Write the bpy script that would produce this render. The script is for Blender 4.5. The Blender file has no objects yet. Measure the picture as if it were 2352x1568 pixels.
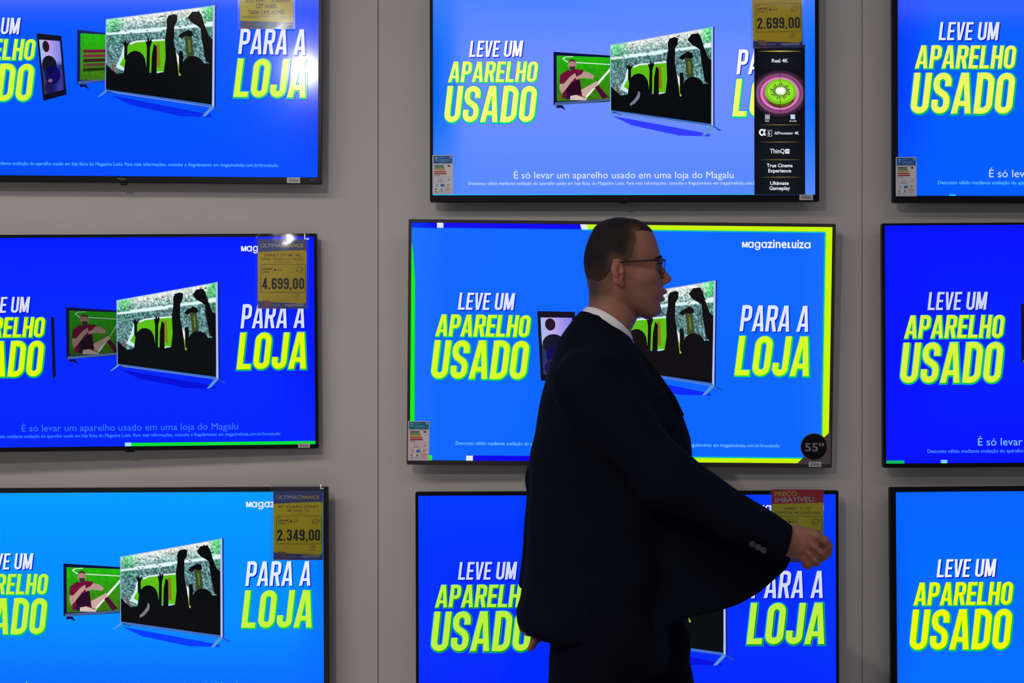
import bpy, math, random
import numpy as np
from mathutils import Vector

# ------------------------------------------------------------------ camera, world, lights, exposure
SC = bpy.context.scene
COL = SC.collection
LENS, SENSOR, WPX, HPX = 50.0, 36.0, 2352, 1568
F = WPX * LENS / SENSOR            # focal length in photo pixels
CAM_Z = 1.486
cam_d = bpy.data.cameras.new('camera'); cam_d.lens = LENS; cam_d.sensor_width = SENSOR
cam_d.clip_start = 0.05
cam = bpy.data.objects.new('camera', cam_d); COL.objects.link(cam)
cam.location = (0, 0, CAM_Z); cam.rotation_euler = (math.radians(90), 0, 0)
SC.camera = cam
vs = SC.view_settings
vs.view_transform = 'Standard'; vs.look = 'None'; vs.gamma = 1.0; vs.use_curve_mapping = False
vs.exposure = 0.0
world = bpy.data.worlds.new('world'); SC.world = world; world.use_nodes = True
world.node_tree.nodes['Background'].inputs[0].default_value = (0.72, 0.76, 0.86, 1)
world.node_tree.nodes['Background'].inputs[1].default_value = 0.29

def area(name, loc, size, power, color, rot=(0, 0, 0), spread=180):
    l = bpy.data.lights.new(name, 'AREA'); l.shape = 'RECTANGLE'; l.size = size[0]; l.size_y = size[1]
    l.energy = power; l.color = color; l.spread = math.radians(spread)
    o = bpy.data.objects.new(name, l); COL.objects.link(o); o.location = loc; o.rotation_euler = rot
    return o
# rows of ceiling lamps in front of the TV wall, the stronger ones to the left
area('ceiling_lamp_row', (-1.9, 1.62, 3.13), (2.6, 0.5), 50, (1.0, 0.89, 0.79))
area('ceiling_lamp_row_far', (1.6, 1.62, 3.13), (2.4, 0.5), 12, (1.0, 0.89, 0.80))

D_TV, D_WALL = 4.094, 4.162
K = D_TV / F
FLOOR_Z, CEIL_Z = 0.0, 3.2

def lin(c):
    out = []
    for v in c[:3]:
        v = v / 255.0
        out.append(v / 12.92 if v <= 0.04045 else ((v + 0.055) / 1.055) ** 2.4)
    return tuple(out)
def at(px, py, y):
    """a point of the place at distance y from the lens"""
    return Vector(((px - WPX / 2) * y / F, y, CAM_Z - (py - HPX / 2) * y / F))

# ------------------------------------------------------------------ materials
def mat(name, base=(0.5, 0.5, 0.5), rough=0.5, spec=0.5, metal=0.0, emit=None, estr=1.0, noise=None, bump=None, sheen=0.0):
    m = bpy.data.materials.new(name); m.use_nodes = True
    nt = m.node_tree; b = nt.nodes['Principled BSDF']
    b.inputs['Base Color'].default_value = (*base, 1); b.inputs['Roughness'].default_value = rough
    b.inputs['Specular IOR Level'].default_value = spec; b.inputs['Metallic'].default_value = metal
    if sheen:
        b.inputs['Sheen Weight'].default_value = sheen
    if emit:
        b.inputs['Emission Color'].default_value = (*emit, 1); b.inputs['Emission Strength'].default_value = estr
    if noise or bump:
        tc = nt.nodes.new('ShaderNodeTexCoord')
    if noise:
        sc, amt = noise
        n = nt.nodes.new('ShaderNodeTexNoise'); n.inputs['Scale'].default_value = sc; n.inputs['Detail'].default_value = 5
        nt.links.new(tc.outputs['Object'], n.inputs['Vector'])
        r = nt.nodes.new('ShaderNodeValToRGB')
        r.color_ramp.elements[0].position = 0.3; r.color_ramp.elements[1].position = 0.7
        r.color_ramp.elements[0].color = (*[c * (1 - amt) for c in base], 1)
        r.color_ramp.elements[1].color = (*[min(1, c * (1 + amt)) for c in base], 1)
        nt.links.new(n.outputs['Fac'], r.inputs['Fac']); nt.links.new(r.outputs['Color'], b.inputs['Base Color'])
    if bump:
        sc, st = bump
        n2 = nt.nodes.new('ShaderNodeTexNoise'); n2.inputs['Scale'].default_value = sc; n2.inputs['Detail'].default_value = 3
        nt.links.new(tc.outputs['Object'], n2.inputs['Vector'])
        bp = nt.nodes.new('ShaderNodeBump'); bp.inputs['Strength'].default_value = st; bp.inputs['Distance'].default_value = 0.002
        nt.links.new(n2.outputs['Fac'], bp.inputs['Height']); nt.links.new(bp.outputs['Normal'], b.inputs['Normal'])
    return m

def attr_mat(name, emissive, rough=0.5, spec=0.5, base=(0, 0, 0), sample=True):
    m = bpy.data.materials.new(name); m.use_nodes = True
    nt = m.node_tree; b = nt.nodes['Principled BSDF']
    a = nt.nodes.new('ShaderNodeAttribute'); a.attribute_name = 'Col'
    b.inputs['Roughness'].default_value = rough; b.inputs['Specular IOR Level'].default_value = spec
    if emissive:
        b.inputs['Base Color'].default_value = (*base, 1)
        nt.links.new(a.outputs['Color'], b.inputs['Emission Color']); b.inputs['Emission Strength'].default_value = 1.0
        if not sample:
            m.cycles.emission_sampling = 'NONE'
    else:
        nt.links.new(a.outputs['Color'], b.inputs['Base Color'])
    return m

M = {}
M['wall'] = mat('wall_paint', (0.555, 0.53, 0.503), 0.75, 0.3, noise=(3.0, 0.03), bump=(60, 0.10))
M['gap'] = mat('wall_gap', (0.25, 0.20, 0.17), 0.9, 0.2)
M['floor'] = mat('floor_tile', (0.42, 0.39, 0.36), 0.35, 0.5, noise=(4, 0.08))
M['ceil'] = mat('ceiling_paint', (0.7, 0.68, 0.66), 0.8, 0.3)
M['bezel'] = mat('black_bezel', (0.004, 0.004, 0.007), 0.3, 0.15)
M['bezel_soft'] = mat('satin_black_bezel', (0.005, 0.005, 0.009), 0.45, 0.12)
M['bezel_gloss'] = mat('gloss_black_bezel', (0.008, 0.007, 0.008), 0.12, 0.5)
M['bezel_bronze'] = mat('bronze_bezel', (0.055, 0.045, 0.05), 0.35, 0.5, metal=0.6)
M['back'] = mat('back_plastic', (0.012, 0.012, 0.013), 0.6, 0.4)
M['steel'] = mat('bracket_steel', (0.05, 0.05, 0.05), 0.45, 0.5, metal=0.8)
M['print'] = attr_mat('printed_paper', False, 0.45, 0.4)
M['scr_bg'] = attr_mat('lit_panel', True, 0.10, 0.16)
M['scr_fx'] = attr_mat('lit_panel_detail', True, 0.10, 0.16, sample=False)
M['scr_bg_matte'] = attr_mat('lit_panel_matte', True, 0.35, 0.12, base=(0.010, 0.004, 0.004))  # brown base colour stands in for the room reflected in this panel
M['scr_fx_matte'] = attr_mat('lit_panel_matte_detail', True, 0.35, 0.12, base=(0.010, 0.004, 0.004), sample=False)
M['logo_grey'] = mat('logo_grey', (0.25, 0.25, 0.27), 0.4, 0.5)
M['badge_brown'] = mat('badge_mirror_film', (0.17, 0.13, 0.13), 0.3, 0.5, metal=0.4)

M['badge_ink'] = mat('badge_lettering', (0.30, 0.23, 0.23), 0.5, 0.3)
def plastic(bump=0.28, name='clear_plastic'):
    m = bpy.data.materials.new(name); m.use_nodes = True
    nt = m.node_tree; nt.nodes.clear()
    out = nt.nodes.new('ShaderNodeOutputMaterial'); mx = nt.nodes.new('ShaderNodeMixShader')
    tr = nt.nodes.new('ShaderNodeBsdfTransparent'); gl = nt.nodes.new('ShaderNodeBsdfGlossy')
    fr = nt.nodes.new('ShaderNodeFresnel'); fr.inputs['IOR'].default_value = 1.5
    tr.inputs['Color'].default_value = (0.93, 0.93, 0.93, 1); gl.inputs['Roughness'].default_value = 0.1
    n = nt.nodes.new('ShaderNodeTexNoise'); n.inputs['Scale'].default_value = 14; n.inputs['Detail'].default_value = 1.5
    tc = nt.nodes.new('ShaderNodeTexCoord'); nt.links.new(tc.outputs['Object'], n.inputs['Vector'])
    bp = nt.nodes.new('ShaderNodeBump'); bp.inputs['Strength'].default_value = bump; bp.inputs['Distance'].default_value = 0.006
    nt.links.new(n.outputs['Fac'], bp.inputs['Height'])
    nt.links.new(bp.outputs['Normal'], gl.inputs['Normal'])
    nt.links.new(fr.outputs[0], mx.inputs[0]); nt.links.new(tr.outputs[0], mx.inputs[1]); nt.links.new(gl.outputs[0], mx.inputs[2])
    nt.links.new(mx.outputs[0], out.inputs[0])
    return m
M['sleeve'] = plastic(); M['sleeve_flat'] = plastic(0.05, 'taut_clear_plastic')

# ------------------------------------------------------------------ object helpers
def link(o, parent=None):
    COL.objects.link(o)
    if parent:
        o.parent = parent
    return o
def mesh_obj(name, verts, faces, mats, parent=None, smooth=False, midx=None):
    me = bpy.data.meshes.new(name); me.from_pydata([tuple(v) for v in verts], [], [tuple(f) for f in faces]); me.update()
    for m in (mats if isinstance(mats, (list, tuple)) else [mats]):
        me.materials.append(m)
    if midx is not None:
        me.polygons.foreach_set('material_index', midx)
    if smooth:
        me.polygons.foreach_set('use_smooth', [True] * len(me.polygons))
    return link(bpy.data.objects.new(name, me), parent)
def thing(name, label, cat, loc=(0, 0, 0), rot=(0, 0, 0), group=None):
    o = bpy.data.objects.new(name, None); o.empty_display_size = 0.1
    COL.objects.link(o); o.location = loc; o.rotation_euler = rot
    o['label'] = label; o['category'] = cat
    if group:
        o['group'] = group
    return o
class MB:
    def __init__(s): s.v = []; s.f = []
    def box(s, x0, x1, y0, y1, z0, z1):
        n = len(s.v)
        s.v += [(x0, y0, z0), (x1, y0, z0), (x1, y1, z0), (x0, y1, z0), (x0, y0, z1), (x1, y0, z1), (x1, y1, z1), (x0, y1, z1)]
        s.f += [[n + i for i in q] for q in ((0, 3, 2, 1), (4, 5, 6, 7), (0, 1, 5, 4), (1, 2, 6, 5), (2, 3, 7, 6), (3, 0, 4, 7))]
    def loft(s, rings, cap=True, closed=True):
        n = len(s.v); m = len(rings[0])
        for r in rings: s.v += [tuple(p) for p in r]
        for i in range(len(rings) - 1):
            for j in range(m if closed else m - 1):
                a = n + i * m + j; b = n + i * m + (j + 1) % m
                s.f.append([a, b, b + m, a + m])
        if cap:
            s.f.append([n + j for j in range(m)][::-1]); s.f.append([n + (len(rings) - 1) * m + j for j in range(m)])
    def tube(s, pts, r, seg=8, cap=True):
        pts = [Vector(p) for p in pts]; rings = []
        rr = r if isinstance(r, (list, tuple)) else [r] * len(pts)
        for i, p in enumerate(pts):
            d = (pts[min(i + 1, len(pts) - 1)] - pts[max(i - 1, 0)]).normalized()
            up = Vector((0, 0, 1)) if abs(d.z) < 0.9 else Vector((1, 0, 0))
            u = d.cross(up).normalized(); w = d.cross(u)
            rings.append([p + (u * math.cos(t) + w * math.sin(t)) * rr[i] for t in [2 * math.pi * k / seg for k in range(seg)]])
        s.loft(rings, cap)
    def build(s, name, m, parent=None, smooth=False):
        return mesh_obj(name, s.v, s.f, m, parent, smooth)

def rrect(x0, x1, z0, z1, r, n=5):
    pts = []
    for cx, cz, a0 in ((x1 - r, z1 - r, 0), (x0 + r, z1 - r, 90), (x0 + r, z0 + r, 180), (x1 - r, z0 + r, 270)):
        for k in range(n + 1):
            a = math.radians(a0 + 90 * k / n); pts.append((cx + r * math.cos(a), cz + r * math.sin(a)))
    return pts

# ------------------------------------------------------------------ flat graphics: layers of coloured shapes on one panel
_tcache = {}
def text_shape(body, bold=0.0, space=1.0):
    key = (body, bold, space)
    if key not in _tcache:
        c = bpy.data.curves.new('lettering', 'FONT'); c.body = body; c.offset = bold; c.resolution_u = 3; c.space_character = space
        o = bpy.data.objects.new('lettering', c)
        me = bpy.data.meshes.new_from_object(o)
        v = np.array([tuple(p.co)[:2] for p in me.vertices]); f = [list(p.vertices) for p in me.polygons]
        bpy.data.objects.remove(o); bpy.data.curves.remove(c); bpy.data.meshes.remove(me)
        _tcache[key] = (v, f)
    return _tcache[key]

def arc(cx, cy, rx, ry, a0, a1, n=10):
    return [(cx + rx * math.cos(math.radians(a0 + (a1 - a0) * i / n)), cy + ry * math.sin(math.radians(a0 + (a1 - a0) * i / n))) for i in range(n + 1)]
def stroke(pts, t, closed=False):
    """strip of width t along a path, mitred"""
    p = [Vector(q) for q in pts]
    q = [p[0]]
    for a in p[1:]:
        if (a - q[-1]).length > 1e-5: q.append(a)
    if closed and (q[0] - q[-1]).length < 1e-5: q.pop()
    n = len(q); L = []; R = []
    for i in range(n):
        if closed: a, b = q[i - 1], q[(i + 1) % n]
        else: a, b = q[max(i - 1, 0)], q[min(i + 1, n - 1)]
        d1 = (q[i] - a).normalized() if (q[i] - a).length > 1e-9 else None
        d2 = (b - q[i]).normalized() if (b - q[i]).length > 1e-9 else None
        d1 = d1 or d2; d2 = d2 or d1
        n1 = Vector((-d1.y, d1.x)); n2 = Vector((-d2.y, d2.x)); mm = n1 + n2
        mm = mm.normalized() if mm.length > 1e-6 else n1
        s = t / 2 / max(0.45, mm.dot(n1))
        L.append(q[i] + mm * s); R.append(q[i] - mm * s)
    out = []
    for i in range(n if closed else n - 1):
        j = (i + 1) % n
        out.append([L[i], R[i], R[j], L[j]])
    return out
T0 = 0.152
def glyph(ch, t=T0):
    """condensed heavy sans: (width, strokes, closed strokes, polygons)"""
    a = t / 2; S = []; C = []; P = []; w = 0.44
    def vert(x): P.append([(x - a, 0), (x + a, 0), (x + a, 1), (x - a, 1)])
    def bar(x0, x1, y, th=None):
        th = (th or t * 0.92) / 2; P.append([(x0, y - th), (x1, y - th), (x1, y + th), (x0, y + th)])
    r = w / 2 - a; h = a * 0.92
    if ch == 'L': w = 0.37; vert(a); bar(0, w, h)
    elif ch == 'E': w = 0.37; vert(a); bar(0, w, h); bar(0, w, 1 - h); bar(0, w * 0.92, 0.5)
    elif ch == 'V': P.append([(0, 1), (t * 1.02, 1), (w / 2, 0.24), (w - t * 1.02, 1), (w, 1), (w / 2 + 0.62 * t, 0), (w / 2 - 0.62 * t, 0)])
    elif ch == 'U': S.append([(a, 1)] + arc(w / 2, a + r, r, r, 180, 360) + [(w - a, 1)])
    elif ch == 'M':
        w = 0.56; vert(a); vert(w - a)
        P.append([(0.2 * t, 1), (1.2 * t, 1), (w / 2, 0.42), (w - 1.2 * t, 1), (w - 0.2 * t, 1), (w / 2 + 0.5 * t, 0.05), (w / 2 - 0.5 * t, 0.05)])
    elif ch == 'A':
        w = 0.49
        P.append([(0, 0), (t * 0.98, 0), (w / 2 + 0.22 * t, 1), (w / 2 - 0.62 * t, 1)])
        P.append([(w, 0), (w - t * 0.98, 0), (w / 2 - 0.22 * t, 1), (w / 2 + 0.62 * t, 1)]); bar(w * 0.24, w * 0.76, 0.25, t * 0.8)
    elif ch == 'P': w = 0.43; r = 0.13; vert(a); S.append([(a, 1 - h), (w - a - r, 1 - h)] + arc(w - a - r, 1 - h - r, r, r, 90, 0, 6) + arc(w - a - r, 0.45 + r, r, r, 0, -90, 6) + [(a, 0.45)])
    elif ch == 'R':
        r = 0.12; vert(a); S.append([(a, 1 - h), (w - a - r, 1 - h)] + arc(w - a - r, 1 - h - r, r, r, 90, 0, 6) + arc(w - a - r, 0.48 + r, r, r, 0, -90, 6) + [(a, 0.48)])
        P.append([(w * 0.42, 0.46), (w * 0.42 + t * 0.95, 0.5), (w + 0.01, 0), (w + 0.01 - t * 1.02, 0)])
    elif ch == 'H': vert(a); vert(w - a); bar(a, w - a, 0.5)
    elif ch in 'O0': C.append(arc(w / 2, 1 - a - r, r, r, 0, 180) + arc(w / 2, a + r, r, r, 180, 360))
    elif ch == 'S':
        S.append([(w - a, 0.67)] + arc(w / 2, 1 - a - r, r, r, 0, 180) + [(a, 0.69), (a + 0.02, 0.62), (a + 0.06, 0.56), (w - a - 0.06, 0.45), (w - a - 0.02, 0.39), (w - a, 0.32)] + arc(w / 2, a + r, r, r, 0, -180) + [(a, 0.34)])
    elif ch == 'D': r = 0.17; vert(a); S.append([(a, 1 - h), (w - a - r, 1 - h)] + arc(w - a - r, 1 - h - r, r, r, 90, 0, 8) + arc(w - a - r, h + r, r, r, 0, -90, 8) + [(a, h)])
    elif ch == 'J': w = 0.40; r = w / 2 - a; S.append([(w - a, 1)] + arc(w / 2, a + r, r, r, 0, -180) + [(a, 0.33)])
    elif ch == '2': S.append([(a, 0.68)] + arc(w / 2, 1 - a - r, r, r, 180, 0) + [(w - a, 0.72), (w - a - 0.02, 0.62), (a + 0.04, 0.2), (a + 0.01, a)]); bar(0.01, w, h)
    elif ch == '3': S.append([(a, 0.72)] + arc(w / 2, 1 - a - r, r, r, 180, 0) + [(w - a, 0.66), (w - a - 0.03, 0.57), (w * 0.42, 0.525)]); S.append([(w * 0.42, 0.525), (w - a - 0.03, 0.48), (w - a, 0.40)] + arc(w / 2, a + r, r, r, 0, -180) + [(a, 0.28)])
    elif ch == '4': w = 0.47; P.append([(w - a - t, 0), (w - a, 0), (w - a, 1), (w - a - t, 1)]); bar(0, w, 0.24, t * 0.85); P.append([(0, 0.2), (t * 0.9, 0.24), (w - a, 1), (w - a - t, 1)])
    elif ch == '6': C.append(arc(w / 2, 0.60 - a - r, r, r, 0, 180) + arc(w / 2, a + r, r, r, 180, 360)); S.append([(a, 0.3)] + arc(w / 2, 1 - a - r, r, r, 180, 0) + [(w - a, 0.72)])
    elif ch == '9': C.append(arc(w / 2, 1 - a - r, r, r, 0, 180) + arc(w / 2, 0.40 + a + r, r, r, 180, 360)); S.append([(w - a, 0.7)] + arc(w / 2, a + r, r, r, 0, -180) + [(a, 0.28)])
    elif ch == '5': w = 0.46; r = w / 2 - a; bar(0.03, w - 0.03, 1 - h); P.append([(0.03, 0.45), (0.03 + t * 0.9, 0.45), (0.03 + t, 1), (0.04, 1)]); S.append([(0.05, 0.52), (w / 2, 0.62 - a)] + arc(w / 2, 0.62 - a - r, r, r, 80, 0, 6) + arc(w / 2, a + r, r, r, 0, -160) )
    elif ch == '.': w = 0.18; P.append([(0, 0), (t, 0), (t, 0.15), (0, 0.15)])
    elif ch == ',': w = 0.18; P.append([(0, 0.15), (0, 0), (t * 0.45, 0), (0, -0.16), (t * 0.4, -0.16), (t, 0), (t, 0.15)])
    elif ch == ' ': w = 0.16
    return w, S, C, P
def run_polys(s, extra=0.0, gap=0.065, shear=0.115, t=T0):
    x = 0; out = []
    for ch in s:
        w, S, C, P = glyph(ch, t)
        q = []
        for k, p in enumerate(S + C): q += [(k, f) for f in stroke(p, t + extra, k >= len(S))]
        for k, p in enumerate(P):
            q.append((k + 3, [Vector(v) for v in p]))
            if extra: q += [(k + 3, f) for f in stroke(p, extra, True)]
        out += [(k, [(v[0] + x + shear * v[1], v[1]) for v in f]) for k, f in q]
        x += w + gap
    return out

class Panel:
    """layers of flat shapes; tf maps drawing units to panel metres (x right, z up)"""
    def __init__(s, tf, step=0.00012):
        s.tf = tf; s.step = step; s.v = []; s.f = []; s.c = []; s.mi = []; s.layer = 0
    def up(s): s.layer += 1
    def add(s, pts, faces, cols, mi=1):
        n = len(s.v); y = -s.layer * s.step
        for (x, yy) in pts:
            a, b = s.tf(x, yy); s.v.append((a, y, b))
        for f in faces:
            s.f.append([n + i for i in f]); s.mi.append(mi)
            if isinstance(cols, list): s.c += [cols[i] for i in f]
            else: s.c += [cols] * len(f)
    def poly(s, pts, rgb, mi=1): s.add(pts, [list(range(len(pts)))], lin(rgb), mi)
    def rect(s, x0, y0, x1, y1, rgb, mi=1): s.poly([(x0, y0), (x1, y0), (x1, y1), (x0, y1)], rgb, mi)
    def grad(s, pts4, cols4, n=1):
        s.add(pts4, [[0, 1, 2, 3]], [lin(c) for c in cols4])
    def grid(s, x0, y0, x1, y1, nx, ny, fn, mi=1, warp=None):
        pts = []; cols = []
        for j in range(ny + 1):
            for i in range(nx + 1):
                u, v = i / nx, j / ny
                p = (x0 + (x1 - x0) * u, y0 + (y1 - y0) * v)
                pts.append(warp(u, v) if warp else p); cols.append(lin(fn(u, v)))
        s.add(pts, [[j * (nx + 1) + i, j * (nx + 1) + i + 1, (j + 1) * (nx + 1) + i + 1, (j + 1) * (nx + 1) + i] for j in range(ny) for i in range(nx)], cols, mi)
    def disc(s, cx, cy, rx, ry, rgb, n=28, a0=0, a1=360):
        s.poly([(cx + rx * math.cos(math.radians(a0 + (a1 - a0) * k / n)), cy + ry * math.sin(math.radians(a0 + (a1 - a0) * k / n))) for k in range(n if a1 - a0 == 360 else n + 1)], rgb)
    def line(s, pts, t, rgb, closed=False):
        for q in stroke(pts, t, closed): s.poly([(v[0], v[1]) for v in q], rgb)
    def head(s, txt, box, rgb, extra=0.0, off=(0, 0), shear=0.115, t=T0, gap=0.065):
        """heavy condensed lettering fitted to box = (left, top, right, bottom)"""
        base = run_polys(txt, 0, gap, shear, t)
        xs = [p[0] for k, f in base for p in f]; x0, x1 = min(xs), max(xs)
        L, T, R, B = box
        lay = s.layer
        for k, f in run_polys(txt, extra, gap, shear, t):
            s.layer = lay + 0.12 * k
            s.poly([(L + (p[0] - x0) / (x1 - x0) * (R - L) + off[0], B - p[1] * (B - T) + off[1]) for p in f], rgb)
        s.layer = lay
    def text(s, body, rgb, left=None, right=None, cx=None, base=0, cap=10, width=None, bold=0.0, space=1.0, slope=0.0):
        """plain lettering: cap height `cap`, baseline `base`; width stretches it"""
        v, f = text_shape(body, 0.0, space)
        if not len(v): return
        lay = s.layer; shifts = [(0, 0)] if bold < 0.008 else [(-bold, 0), (bold, 0), (0, bold), (0, -bold)]
        x0, x1 = v[:, 0].min(), v[:, 0].max(); sy = cap / 0.69
        sx = width / (x1 - x0) if width else sy
        W = (x1 - x0) * sx
        if cx is not None: L = cx - W / 2
        elif right is not None: L = right - W
        else: L = left
        for q_, (dx, dy) in enumerate(shifts):
            if q_: s.layer += 0.2
            s.add([(L + (p[0] - x0 + dx) * sx, base - (p[1] + dy) * sy + slope * (p[0] - x0) * sx) for p in v], f, lin(rgb))
        s.layer = lay
    def build(s, name, mats, parent, loc=(0, 0, 0)):
        me = bpy.data.meshes.new(name); me.from_pydata(s.v, [], s.f); me.update()
        for m in mats: me.materials.append(m)
        me.polygons.foreach_set('material_index', s.mi if len(mats) > 1 else [0] * len(s.f))
        at_ = me.color_attributes.new('Col', 'FLOAT_COLOR', 'CORNER')
        flat = np.ones((len(s.c), 4), np.float32); flat[:, :3] = np.array(s.c, np.float32)
        at_.data.foreach_set('color', flat.ravel())
        o = bpy.data.objects.new(name, me); link(o, parent); o.location = loc
        return o

# ------------------------------------------------------------------ the room
def struct(name, mb, m):
    o = mb.build(name, m); o['kind'] = 'structure'; return o
SEAM = [(868.5 - 1176) * D_WALL / F, (1980 - 1176) * D_WALL / F]
b = MB(); xs = [-5.0] + SEAM + [5.0]; g = 0.0010
for i in range(3):
    b.box(xs[i] + (g if i else 0), xs[i + 1] - (g if i < 2 else 0), D_WALL, D_WALL + 0.02, FLOOR_Z, CEIL_Z)
struct('wall_back', b, M['wall'])
b = MB(); b.box(-5, 5, D_WALL + 0.02, D_WALL + 0.06, FLOOR_Z, CEIL_Z); struct('trim_1', b, M['gap'])
b = MB(); b.box(-5, 5, -4, D_WALL, -0.05, FLOOR_Z); struct('floor', b, M['floor'])
b = MB(); b.box(-5, 5, -4, D_WALL + 0.06, CEIL_Z, CEIL_Z + 0.05); struct('ceiling', b, M['ceil'])

# ceiling spotlight whose glare shows on the top left set
def spotlight(loc, aim):
    d = (Vector(aim) - Vector(loc)).normalized(); u = d.cross(Vector((0, 0, 1))).normalized(); w = d.cross(u)
    root = thing('ceiling_spotlight', 'small ceiling spotlight in front of the TV wall', 'spotlight', loc)
    ring = lambda r, h: [d * h + (u * math.cos(t) + w * math.sin(t)) * r for t in [2 * math.pi * k / 20 for k in range(20)]]
    mb = MB(); mb.loft([ring(0.010, -0.11), ring(0.045, -0.10), ring(0.05, 0.004), ring(0.043, 0.006), ring(0.038, -0.01)], cap=False); mb.build('housing', M['back'], root, True)
    mb = MB(); mb.v = ring(0.036, -0.004); mb.f = [list(range(20))]; mb.build('lamp', mat('lamp_glow', (0, 0, 0), emit=(1.0, 0.97, 0.95), estr=1500), root)
    mb = MB(); mb.tube([d * -0.06, Vector((0, 0, CEIL_Z - loc[2] - 0.012))], 0.010, 8); mb.build('stem', M['back'], root)
    mb = MB(); mb.tube([Vector((0, 0, CEIL_Z - loc[2] - 0.014)), Vector((0, 0, CEIL_Z - loc[2]))], 0.04, 16); mb.build('ceiling_plate', M['back'], root)
spotlight((-1.19, 0.0, 3.05), (-0.6, D_TV, 2.2))

# ------------------------------------------------------------------ the advert shown on every screen, in a 1000 x 562.5 frame
LEGAL = ('Desconto válido mediante avaliação do aparelho usado em loja física do Magazine Luiza. '
         'Para mais informações, consulte o Regulamento em magazineluiza.com.br/trocatudo')
def quad_map(q):
    (ax, ay), (bx, by), (cx, cy), (dx, dy) = q       # TL TR BR BL
    def f(u, v):
        return ((ax * (1 - u) + bx * u) * (1 - v) + (dx * (1 - u) + cx * u) * v, (ay * (1 - u) + by * u) * (1 - v) + (dy * (1 - u) + cy * u) * v)
    return f
def crowd_uv(x, y):
    u = (x - 730) / 600.0
    top = 597 - 109 * u; bot = 990 + 72 * u
    return u, (y - top) / (bot - top)
def ellipse(cx, cy, rx, ry, n=18): return [(cx + rx * math.cos(2 * math.pi * k / n), cy + ry * math.sin(2 * math.pi * k / n)) for k in range(n)]
BLK = (6, 8, 12)
CROWD = [
    ((90, 190, 20), [(862, 722), (900, 708), (1062, 694), (1075, 885), (870, 880), (838, 868), (805, 850), (820, 790)]),
    ((205, 235, 235), [(784, 862), (812, 800), (828, 738), (846, 742), (832, 800), (806, 846), (842, 870), (838, 885)]),
    ((225, 240, 240), [(862, 722), (900, 706), (1062, 690), (1062, 699), (900, 716), (866, 732)]),
    ((190, 225, 235), [(1008, 880), (1050, 876), (1050, 905), (1012, 905)]),
    ((130, 125, 25), [(1008, 724), (1030, 716), (1052, 728), (1044, 800), (1036, 858), (1014, 850)]),
    ((95, 190, 15), [(1030, 720), (1056, 716), (1056, 850), (1036, 850)]),
    ((235, 245, 235), [(1120, 760), (1150, 800), (1170, 850), (1150, 880), (1132, 840)]),
    ((165, 200, 20), [(1120, 800), (1148, 850), (1148, 930), (1138, 965), (1128, 900)]),
    ((235, 240, 250), [(1133, 905), (1144, 905), (1144, 962), (1134, 962)]),
    ((120, 90, 80), [(760, 820), (775, 850), (792, 930), (778, 910), (762, 870)]),
    ((58, 72, 36), [(1170, 672), (1186, 655), (1209, 650), (1216, 700), (1226, 782), (1184, 792), (1178, 720)]),
    ((96, 118, 44), [(1190, 690), (1202, 690), (1208, 760), (1198, 764)]),
    (BLK, [(730, 845), (765, 880), (790, 900), (845, 890), (870, 880), (1010, 890), (1060, 880), (1100, 900), (1150, 900), (1170, 830), (1330, 820), (1328, 1064), (730, 992)]),
    (BLK, ellipse(896, 835, 58, 70)),
    (BLK, [(838, 830), (954, 830), (968, 930), (826, 930)]),
    (BLK, [(818, 712), (830, 722), (838, 705), (846, 724), (862, 712), (850, 745), (850, 860), (832, 800), (833, 745)]),
    (BLK, [(950, 700), (960, 712), (966, 682), (974, 705), (985, 690), (988, 712), (978, 745), (975, 900), (958, 880), (960, 745)]),
    (BLK, [(1000, 720), (1016, 740), (1016, 900), (985, 900), (988, 790)]),
    (BLK, [(1070, 580), (1080, 555), (1112, 545), (1132, 552), (1128, 588), (1114, 612), (1112, 700), (1128, 790), (1142, 900), (1052, 910), (1066, 800), (1062, 690), (1072, 620)]),
    (BLK, [(1188, 560), (1212, 528), (1252, 522), (1268, 545), (1284, 600), (1310, 665), (1330, 680), (1330, 830), (1292, 810), (1270, 690), (1262, 620), (1240, 605), (1212, 590)]),
    (BLK, [(1140, 760), (1160, 755), (1166, 790), (1160, 900), (1142, 880)]),
    (BLK, [(1136, 672), (1150, 655), (1192, 632), (1216, 640), (1222, 664), (1206, 672), (1176, 668), (1158, 684)]),
    (BLK, ellipse(1222, 842, 62, 60)),
]
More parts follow.
